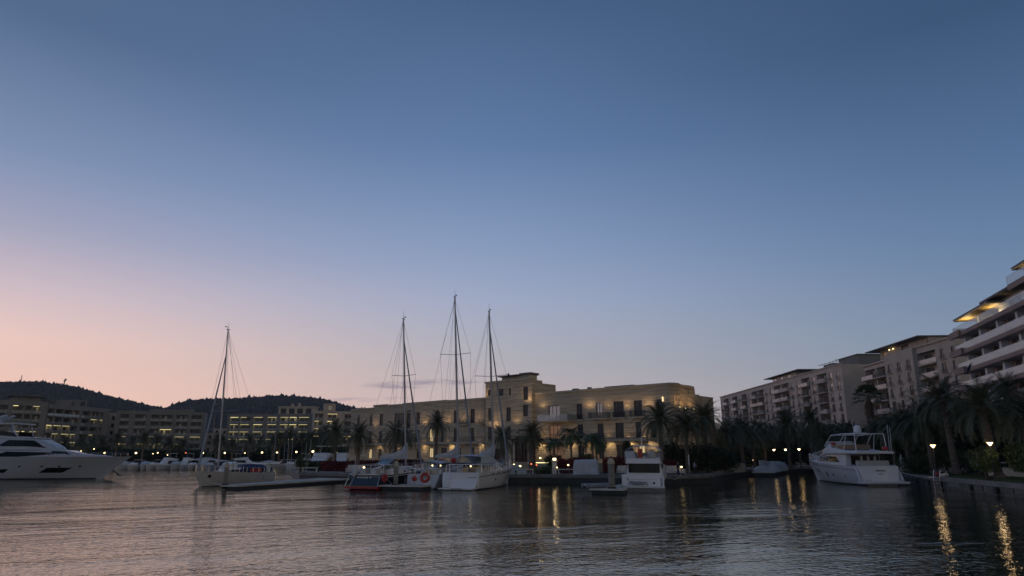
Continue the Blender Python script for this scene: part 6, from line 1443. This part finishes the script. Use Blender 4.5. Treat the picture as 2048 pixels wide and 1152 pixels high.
# dinghy and bits on docks
o = thing('dinghy', 'upturned grey inflatable tender on the dock beside the thick pile', 'dinghy', gq(1193,68)+(.5,), .4)
mb = MB(); mb.tube([(-1.3,-.5,.22),(.6,-.5,.22),(1.2,0,.26),(.6,.5,.22),(-1.3,.5,.22)], .2, 8); mb.build('tube', M_GREYC, o); MB().box(-1.2,.7,-.35,.35,.2,.34).build('floor', M_CREAM, o)
MB().box(-.9,.9,-.08,.08,.5,.62)
def quay_box(px, Y, w, d, hgt, name, label, mat, cat, rz=0., z=1.0, legs=True, cushion=False, group=None):
    o = thing(name, label, cat, (atx(px, Y, z), Y, z), rz, group)
    return o
def sofa(px, Y, label, w=2.4, rz=0., group='white lounge furniture on the quay', kind='table', z=1.0, h=.75):
    o = thing({'table':'low_table','sofa':'garden_sofa'}[kind], label, {'table':'table','sofa':'sofa'}[kind], (atx(px, Y, z+.5), Y, z), rz, group)
    if kind == 'table':
        MB().box(-w/2,w/2,-.5,.5,h-.14,h).build('table_top', M_FURN, o)
        for sx_ in (-1,1):
            for sy_ in (-1,1): MB().box(sx_*(w/2-.16)-.07,sx_*(w/2-.16)+.07,sy_*.38-.07,sy_*.38+.07,0,h-.141).build('leg', M_FURN, o)
    else:
        MB().box(-w/2,w/2,-.45,.4,.28,.55).build('seat', M_FURN, o)
        mb = MB(); mb.loft([[(-w/2,.3,.551),(w/2,.3,.551),(w/2,.55,.551),(-w/2,.55,.551)],[(-w/2+.1,.42,1.2),(w/2-.1,.42,1.2),(w/2-.1,.6,1.2),(-w/2+.1,.6,1.2)]]); mb.build('backrest', M_FURN, o)
        for sx_ in (-1,1): MB().box(sx_*w/2-.09,sx_*w/2+.09,-.45,.5,.2,.8).build('armrest', M_FURN, o); MB().box(sx_*w/2-.07,sx_*w/2+.07,-.4,.4,0,.199).build('leg', M_POST, o)
    return o
sofa(1055, 95.5, 'low white table right of the covered sunbed, near the hanging lanterns', 1.7); sofa(1134, 95.5, 'long low white table left of the shrouded boat', 2.6)
sofa(620, 108, 'white garden table beside the clipped round bush', 2.4, .1); sofa(712, 100, 'white sofa left of the navy sailboat\'s stern', 2.6, .1, kind='sofa')
sofa(1255, 94, 'white sofa seen left of the cabin cruiser\'s cabin', 2.6, 0, kind='sofa'); sofa(1348, 92, 'white sofa under the palms right of the cabin cruiser', 2.6, .15, kind='sofa'); sofa(590,108,'small dark framed white bench at the quay\'s left corner',1.3)
o = thing('covered_sunbed', 'grey striped covered sunbed at the quay edge right of the broad sailing yacht', 'sunbed', (atx(1033,95,1.5), 95, 1.0))
rings = [[(x,-.8,0),(x,.8,0),(x,.75,z_),(x,-.75,z_)] for x, z_ in ((-1.1,.9),(-.9,1.35),(.2,1.25),(.7,.8),(1.3,.55))]; mb = MB(); mb.loft(rings); mb.build('cover', M_CANVG, o)
mb = MB(); [mb.box(-.95+.1*k,1.25-.1*k,-.82,-.81,.3+.22*k,.36+.22*k) for k in range(4)]; mb.build('stripe', M_GREYC, o)
# gate pillar
def pillar(px, Y, w, h, label, lit=True, z=1.0, cat='pillar'):
    o = thing('gate_pillar', label, cat, (atx(px, Y, 2), Y, z)); MB().box(-w/2,w/2,-w/2,w/2,0,h).build('shaft', M_FURN, o); MB().box(-w/2-.08,w/2+.08,-w/2-.08,w/2+.08,h+.001,h+.12).build('cap', M_CREAM, o)
    if lit: MB().box(-w/2+.1,w/2-.1,-w/2+.1,w/2-.1,h+.121,h+.4).build('lamp_glass', M_LAMPF, o); lamp_light(o, (0,-.5,h+.4), 10, (1,.72,.35))
pillar(1109, 97, .62, 1.75, 'white gate pillar with a lit lantern on top, right of the stairs')
o = thing('service_pedestal', 'white rounded power pedestal on the quay corner right of the green shrubs', 'pedestal', (atx(1461,112,1.5), 112, 1.0)); mb = MB(); mb.lathe([(.42,0),(.42,1.15),(.36,1.3),(.05,1.36)], 14); mb.build('body', M_FURN, o); mb = MB(); mb.box(-.3,.3,-.3,.3,1.3,1.55); mb.build('head', M_CREAM, o)
# lanterns along the quay
for i, (px, py, Y, r, lb) in enumerate(((1028,929,97,.16,'small lantern at the foot of the stairs, leftmost of the quay lanterns'),(1040,932.5,96,.24,'largest round lantern above the covered sunbed'),(1046,940,95,.13,'tiny lantern low beside the white table'),(1062.5,928,97,.16,'orange lantern on the railing post before the stairs'),(1073,930,97,.15,'lantern right of the orange one before the stairs'),(1114,935,96,.14,'lantern low beside the white gate pillar'),(1136.5,930,97,.17,'lantern on the long white table'),(1363,934,92,.18,'lantern on the right arm of the sofa under the palms'),(728,935,100,.2,'lantern glowing behind the navy sailboat\'s stern rail'),(1551,936,160,.2,'small white lamp on the lawn behind the covered dinghy'),(1507,920,150,.24,'low greenish garden lamp right of the close lamp pair'),(964,927,98,.15,'lantern behind the furled canopy of the broad sailing yacht'))):
    globe(px, py, Y, r, lb, M_LAMPF if 'orange' not in lb else M_LAMPR, 1.0, 'lanterns along the quay')
# railing line in front of stairs and low lit kerb
c = at(1077, 922.5, 112); o = thing('lit_kerb', 'warm lit stone kerb along the top of the hotel stairs', 'lit kerb', (c.x, 112, c.z-.15)); MB().box(-1.6,1.6,-.2,.2,-.2,.0).build('kerb', M_STONEP, o); MB().box(-1.6,1.6,-.22,-.201,-.12,-.02).build('light_strip', M_STRIP, o); lamp_light(o, (0,-.6,.5), 14, (1,.75,.4))
# garden spotlight with bright spot by shopfront
globe(1080.5, 916, 113, .22, 'bright garden floodlight at the foot of the wall left of the shopfront', M_LAMPF, 2.3, 'garden lights by the hotel')
c = at(1081, 914, 113.5); gl = thing('garden_light', 'upward garden spot grazing the wall beside the shopfront', 'garden light', (c.x, 114, 2.4)); MB().box(-.15,.15,-.1,.1,0,.2).build('lamp_body', M_POST, gl); lamp_light(gl, (0,.4,.3), 70, (1,.75,.35), 130, .1, (0,.2,1))
# jetty with covered dinghy and lounge mounds
dock('jetty', 'low grey jetty deck jutting out below the twin lamps', [gq(1504,121),gq(1550,120),gq(1575,140),gq(1512,134)], .75)
o = thing('covered_dinghy', 'rounded white covered dinghy parked on the jetty\'s right end', 'dinghy', gq(1559,133)+(.75,), .2); mb = MB(); mb.loft([[(x,-w,0),(x,-w,z_*.6),(x,-w*.5,z_),(x,w*.5,z_),(x,w,z_*.6),(x,w,0)] for x, w, z_ in ((-1.6,.7,1.4),(-1.2,.9,1.7),(0,1.,1.7),(1.2,.8,1.3),(1.7,.3,.7))]); mb.build('cover', M_CANVG, o); MB().box(-1.5,1.5,-.5,.5,-.0,.0001+.05).build('cradle', M_POST, o)
o = thing('covered_sunbed', 'grey covered mound of loungers in the middle of the jetty', 'sunbed', gq(1534,128)+(.75,), .1); mb = MB(); mb.loft([[(x,-w,0),(x,-w*.7,z_),(x,w*.7,z_),(x,w,0)] for x, w, z_ in ((-2.4,.8,.3),(-1.5,1.,.8),(-.2,1.,.95),(.4,1.,.7),(1.2,1.,.9),(2.3,.8,.3))]); mb.build('cover', M_CANVG, o)
o = thing('covered_sunbed', 'upright pale covered lounger pair behind the jetty mound', 'sunbed', gq(1532,137)+(1.0,), 0); mb = MB(); mb.box(-1.1,-.1,-.4,.4,0,1.6).box(.0,.9,-.4,.4,0,1.45); mb.build('cover', M_CANVG, o)
# furled parasols, low wall and picnic tables on the lawn side
def furled(px, Y, py, label, z=1.2):
    c = at(px, py, Y); h_ = c.z-z; o = thing('furled_parasol', label, 'parasol', (c.x, Y, z), 0, 'furled white parasols behind the lawn')
    MB().tube([(0,0,0),(0,0,h_)], .035, 6).build('pole', M_STEEL, o); mb = MB(); mb.lathe([(.28,h_*.35),(.2,h_*.55),(.12,h_*.8),(.03,h_*.98)], 9); mb.build('canopy', M_WHITE, o)
furled(1953, 84, 905, 'furled white parasol with a red patch left of the right lawn lamp'); furled(1801, 100, 908, 'slim furled white parasol just right of the yacht\'s stern')
def garden_wall(px0, px1, Y0, Y1, h, label, z=1.2, mat=None):
    a, b = Vector((atx(px0,Y0,z),Y0)), Vector((atx(px1,Y1,z),Y1)); d = b-a; o = thing('garden_wall', label, 'wall', (a.x,a.y,z), math.atan2(d.y,d.x)); L = d.length
    MB().box(0,L,-.15,.15,-.3,h).build('wall', mat or M_STONEP, o); MB().box(-.05,L+.05,-.2,.2,h+.001,h+.09).build('coping', M_CONC, o)
garden_wall(1802, 1826, 104, 104, 1.9, 'short stone wall right of the yacht\'s stern'); garden_wall(1880, 1912, 98, 96, 1.6, 'low garden wall behind the bent palm'); garden_wall(1975, 2060, 80, 76, .95, 'low pale garden wall right of the right lawn lamp')
for i, (px, lb) in enumerate(((2020,'white outdoor counter behind the low wall at the right edge'),)): sofa(px, 84, lb, 5.5, -.1, 'counters', 'table', 1.2, 1.55)
# swim ladder with towel on right quay
x_, y_ = 47.8, 79.; o = thing('swim_ladder', 'steel swim ladder with towels hooked on the right quay past the yacht', 'ladder', (x_-.1, y_, 1.0), head(1,.2))
for sg in (-1,1): MB().tube([(.6,sg*.45,0),(.6,sg*.45,.9),(-.2,sg*.45,.9),(-.4,sg*.45,.1),(-.42,sg*.45,-1.3)], .035, 6).build('side_rail', M_STEEL, o)
for k in range(3): MB().tube([(-.41,-.45,-.2-.35*k),(-.41,.45,-.2-.35*k)], .03, 5).build('rung', M_STEEL, o)
o2 = thing('towel_pile', 'heap of pale and red towels by the swim ladder', 'towels', (x_+1.0, y_+1.2, 1.14)); mb = MB(); mb.blob((0,0,.15),.5,.35,.22, jit=.25).blob((.5,.2,.2),.35,.3,.25, jit=.2); mb.build('pale_towel', M_FURN, o2); mb = MB(); mb.blob((-.5,.1,.25),.25,.25,.3, jit=.2); mb.build('red_towel', M_RED, o2)
# boat stern lines and dark tyre fenders on right quay wall
for k, (t_, lb) in enumerate(((.25,'first'),(.5,'second'),(.75,'third'),(1.25,'fourth'),(1.6,'fifth'),(2.,'sixth'))):
    i0 = 2+int(t_); f = t_-int(t_); a, b = RIGHTQ[i0], RIGHTQ[min(i0+1, len(RIGHTQ)-1)]; x_ = a[0]+(b[0]-a[0])*f; y_ = a[1]+(b[1]-a[1])*f
    o = thing('wall_fender', f'{lb} black rubber block from the yacht end of the right quay wall', 'fender', (x_-.28, y_, .42), head(b[0]-a[0], b[1]-a[1]), 'rubber blocks on the right quay wall'); MB().box(-.28,.28,-.08,.12,-.3,.3).build('block', M_RUB, o); MB().box(-.05,.05,-.1,-.081,-.05,.05).build('bolt', M_STEEL, o)
# small table items near yacht bow on quay
sofa(1610, 145, 'white bench on the quay left of the flybridge yacht\'s bow', 3.2, 0, 'benches', 'table', 1., .6)
for lb, a3, b3 in (('left mooring line from the navy sailboat stern to its dock', (atx(770,76,1),76,1.4), (atx(786,74.4,.5),74.4,.55)),
                   ('mooring line from the lifebuoy sailboat stern to the dock', (atx(842,78,1),78,1.3), (atx(826,75.5,.5),75.5,.55)),
                   ('mooring line slung from the broad sailing yacht bow to the quay', (atx(1014,89,2),89,2.1), (atx(1042,92.5,1),92.5,1.15)),
                   ('mooring line from the cabin cruiser side to the quay', (atx(1330,74,2),74,1.6), (atx(1362,86.5,1),86.5,1.15)),
                   ('stern line from the flybridge yacht to the right quay', (atx(1797,81,2),81,1.7), (48.6,79.5,1.15)),
                   ('bow line of the lone sailboat reaching its floating dock', (atx(398,83,1.5),83,1.6), (atx(447,75.5,.5),75.5,.55))):
    A3, B3_ = Vector(a3), Vector(b3); o = thing('mooring_line', lb, 'rope', a3, 0, 'mooring lines'); d3 = B3_-A3
    MB().tube([d3*t_-Vector((0,0,.5*math.sin(math.pi*t_)*min(1,d3.length/8))) for t_ in (0,.2,.4,.6,.8,1)], .025, 4).build('rope', M_CREAM, o)
# bollards
def along(pts, s_):
    for (ax, ay), (bx, by) in zip(pts, pts[1:]):
        L = math.hypot(bx-ax, by-ay)
        if s_ <= L: return ax+(bx-ax)*s_/L, ay+(by-ay)*s_/L, (bx-ax)/L, (by-ay)/L
        s_ -= L
    return bx, by, 1, 0
for i in range(12):
    x_, y_, dx_, dy_ = along(FRONT, 4+i*6.2); x_ -= dy_*.45*-1*-1; y_ += dx_*.45
    o = thing('bollard', f'{ORD[i] if i < 6 else ORD[11-i]} black mooring bollard {"from the left" if i < 6 else "from the right"} on the central quay edge', 'bollard', (x_, y_, 1.14), 0, 'mooring bollards on the central quay edge')
    MB().lathe([(.14,0),(.1,.05),(.09,.3),(.16,.34),(.16,.4),(.05,.43)], 10).build('post', M_RUB, o); MB().lathe([(.2,-.03),(.2,.02)], 10).build('base_plate', M_STEEL, o)
# ------------------------------------------------------------------ people
def person(px, Y, z, hd_, label, top, leg, pose='stand'):
    o = thing('person', label, 'person', (atx(px, Y, z+1), Y, z), hd_, None)
    bm_v = []; M_SK = pm('skin', (.35,.22,.16), .6, var=.05)
    me = bpy.data.meshes.new('body'); 
    V = [(0,0,.92),(0,0,1.15),(0,0,1.38),(0,0,1.5),(0,.01,1.6),(0,.01,1.7), (.0,.17,1.40),(.05,.25,1.14),(.16,.24,.92),(.22,.23,.84), (0,-.17,1.40),(.02,-.26,1.14),(.12,-.25,.92),(.17,-.24,.84), (0,.1,.88),(.05,.11,.5),(-.02,.11,.09),(.13,.12,.04), (0,-.1,.88),(-.02,-.11,.5),(-.08,-.11,.09),(.07,-.12,.04)]
    E = [(0,1),(1,2),(2,3),(3,4),(4,5),(2,6),(6,7),(7,8),(8,9),(2,10),(10,11),(11,12),(12,13),(0,14),(14,15),(15,16),(16,17),(0,18),(18,19),(19,20),(20,21)]
    RR = [.14,.13,.15,.06,.095,.07,.06,.045,.035,.03,.06,.045,.035,.03,.09,.06,.045,.035,.09,.06,.045,.035]
    me.from_pydata(V, E, []); b = bpy.data.objects.new('body', me); sc.collection.objects.link(b); b.parent = o; me.materials.append(M_SK)
    sm = b.modifiers.new('skin', 'SKIN'); sb = b.modifiers.new('sub', 'SUBSURF'); sb.levels = sb.render_levels = 1
    for i, r in enumerate(RR): me.skin_vertices[0].data[i].radius = (r, r*1.15 if i < 3 else r)
    me.skin_vertices[0].data[0].use_root = True
    def ell(z): return .19 if z > 1.2 else .165
    mb = MB(); mb.loft([[(rx_*math.cos(a_*.7854), ry_*math.sin(a_*.7854), z_) for a_ in range(8)] for z_, rx_, ry_ in ((.88,.15,.19),(1.1,.14,.18),(1.32,.15,.21),(1.46,.09,.13))]); 
    for sg in (-1,1): mb.tube([(0,sg*.17,1.41),(.04,sg*.255,1.14),(.14,sg*.25,.96)], [.075,.062,.055], 7)
    mb.build('shirt', top, o, True)
    mb = MB()
    for sg, kx, fx in ((1,.05,-.02),(-1,-.02,-.08)): mb.tube([(0,sg*.09,.94),(kx,sg*.11,.5),(fx,sg*.11,.1)], [.115,.082,.066], 8)
    mb.build('trousers', leg, o, True); mb = MB(); mb.blob((-.02,0,1.68),.105,.1,.12, 9, 6); mb.build('hair', M_POST, o, True)
person(1489.5, 128, 1.0, R(200), 'standing person in dark top near the jetty lamp pair', M_CANVB, M_GREYC)
person(1356, 91, 1.0, R(150), 'person in dark clothes walking on the quay right of the cabin cruiser', M_RUB, M_CANVB)
person(1389, 97, 1.0, R(30), 'person in pale shirt by the palm trunks right of the cabin cruiser', M_GREYC, M_RUB)
# signpost pole by palm at right of cruiser
o = thing('signpost', 'slim pale pole standing by the middle palm right of the cabin cruiser', 'pole', (atx(1378.5,96,2),96,1.)); MB().tube([(0,0,0),(0,0,2.6)], .05, 6).build('pole', M_STEEL, o); MB().lathe([(.12,0),(.12,.06),(.03,.08)], 8).build('base', M_STEEL, o)

# ------------------------------------------------------------------ evening haze over the bay and hills
hz = bpy.data.materials.new('haze_air'); hz.use_nodes = True; t = hz.node_tree
for n_ in list(t.nodes):
    if n_.type == 'BSDF_PRINCIPLED': t.nodes.remove(n_)
v_ = t.nodes.new('ShaderNodeVolumePrincipled'); v_.inputs['Color'].default_value = (.82,.88,1,1); v_.inputs['Density'].default_value = .0001; v_.inputs['Anisotropy'].default_value = .2
t.links.new(v_.outputs[0], t.nodes['Material Output'].inputs['Volume'])
MB().box(-1900,1900,-60,1950,-2.6,260).build('haze', hz, kind='stuff')
sc.cycles.volume_bounces = 0
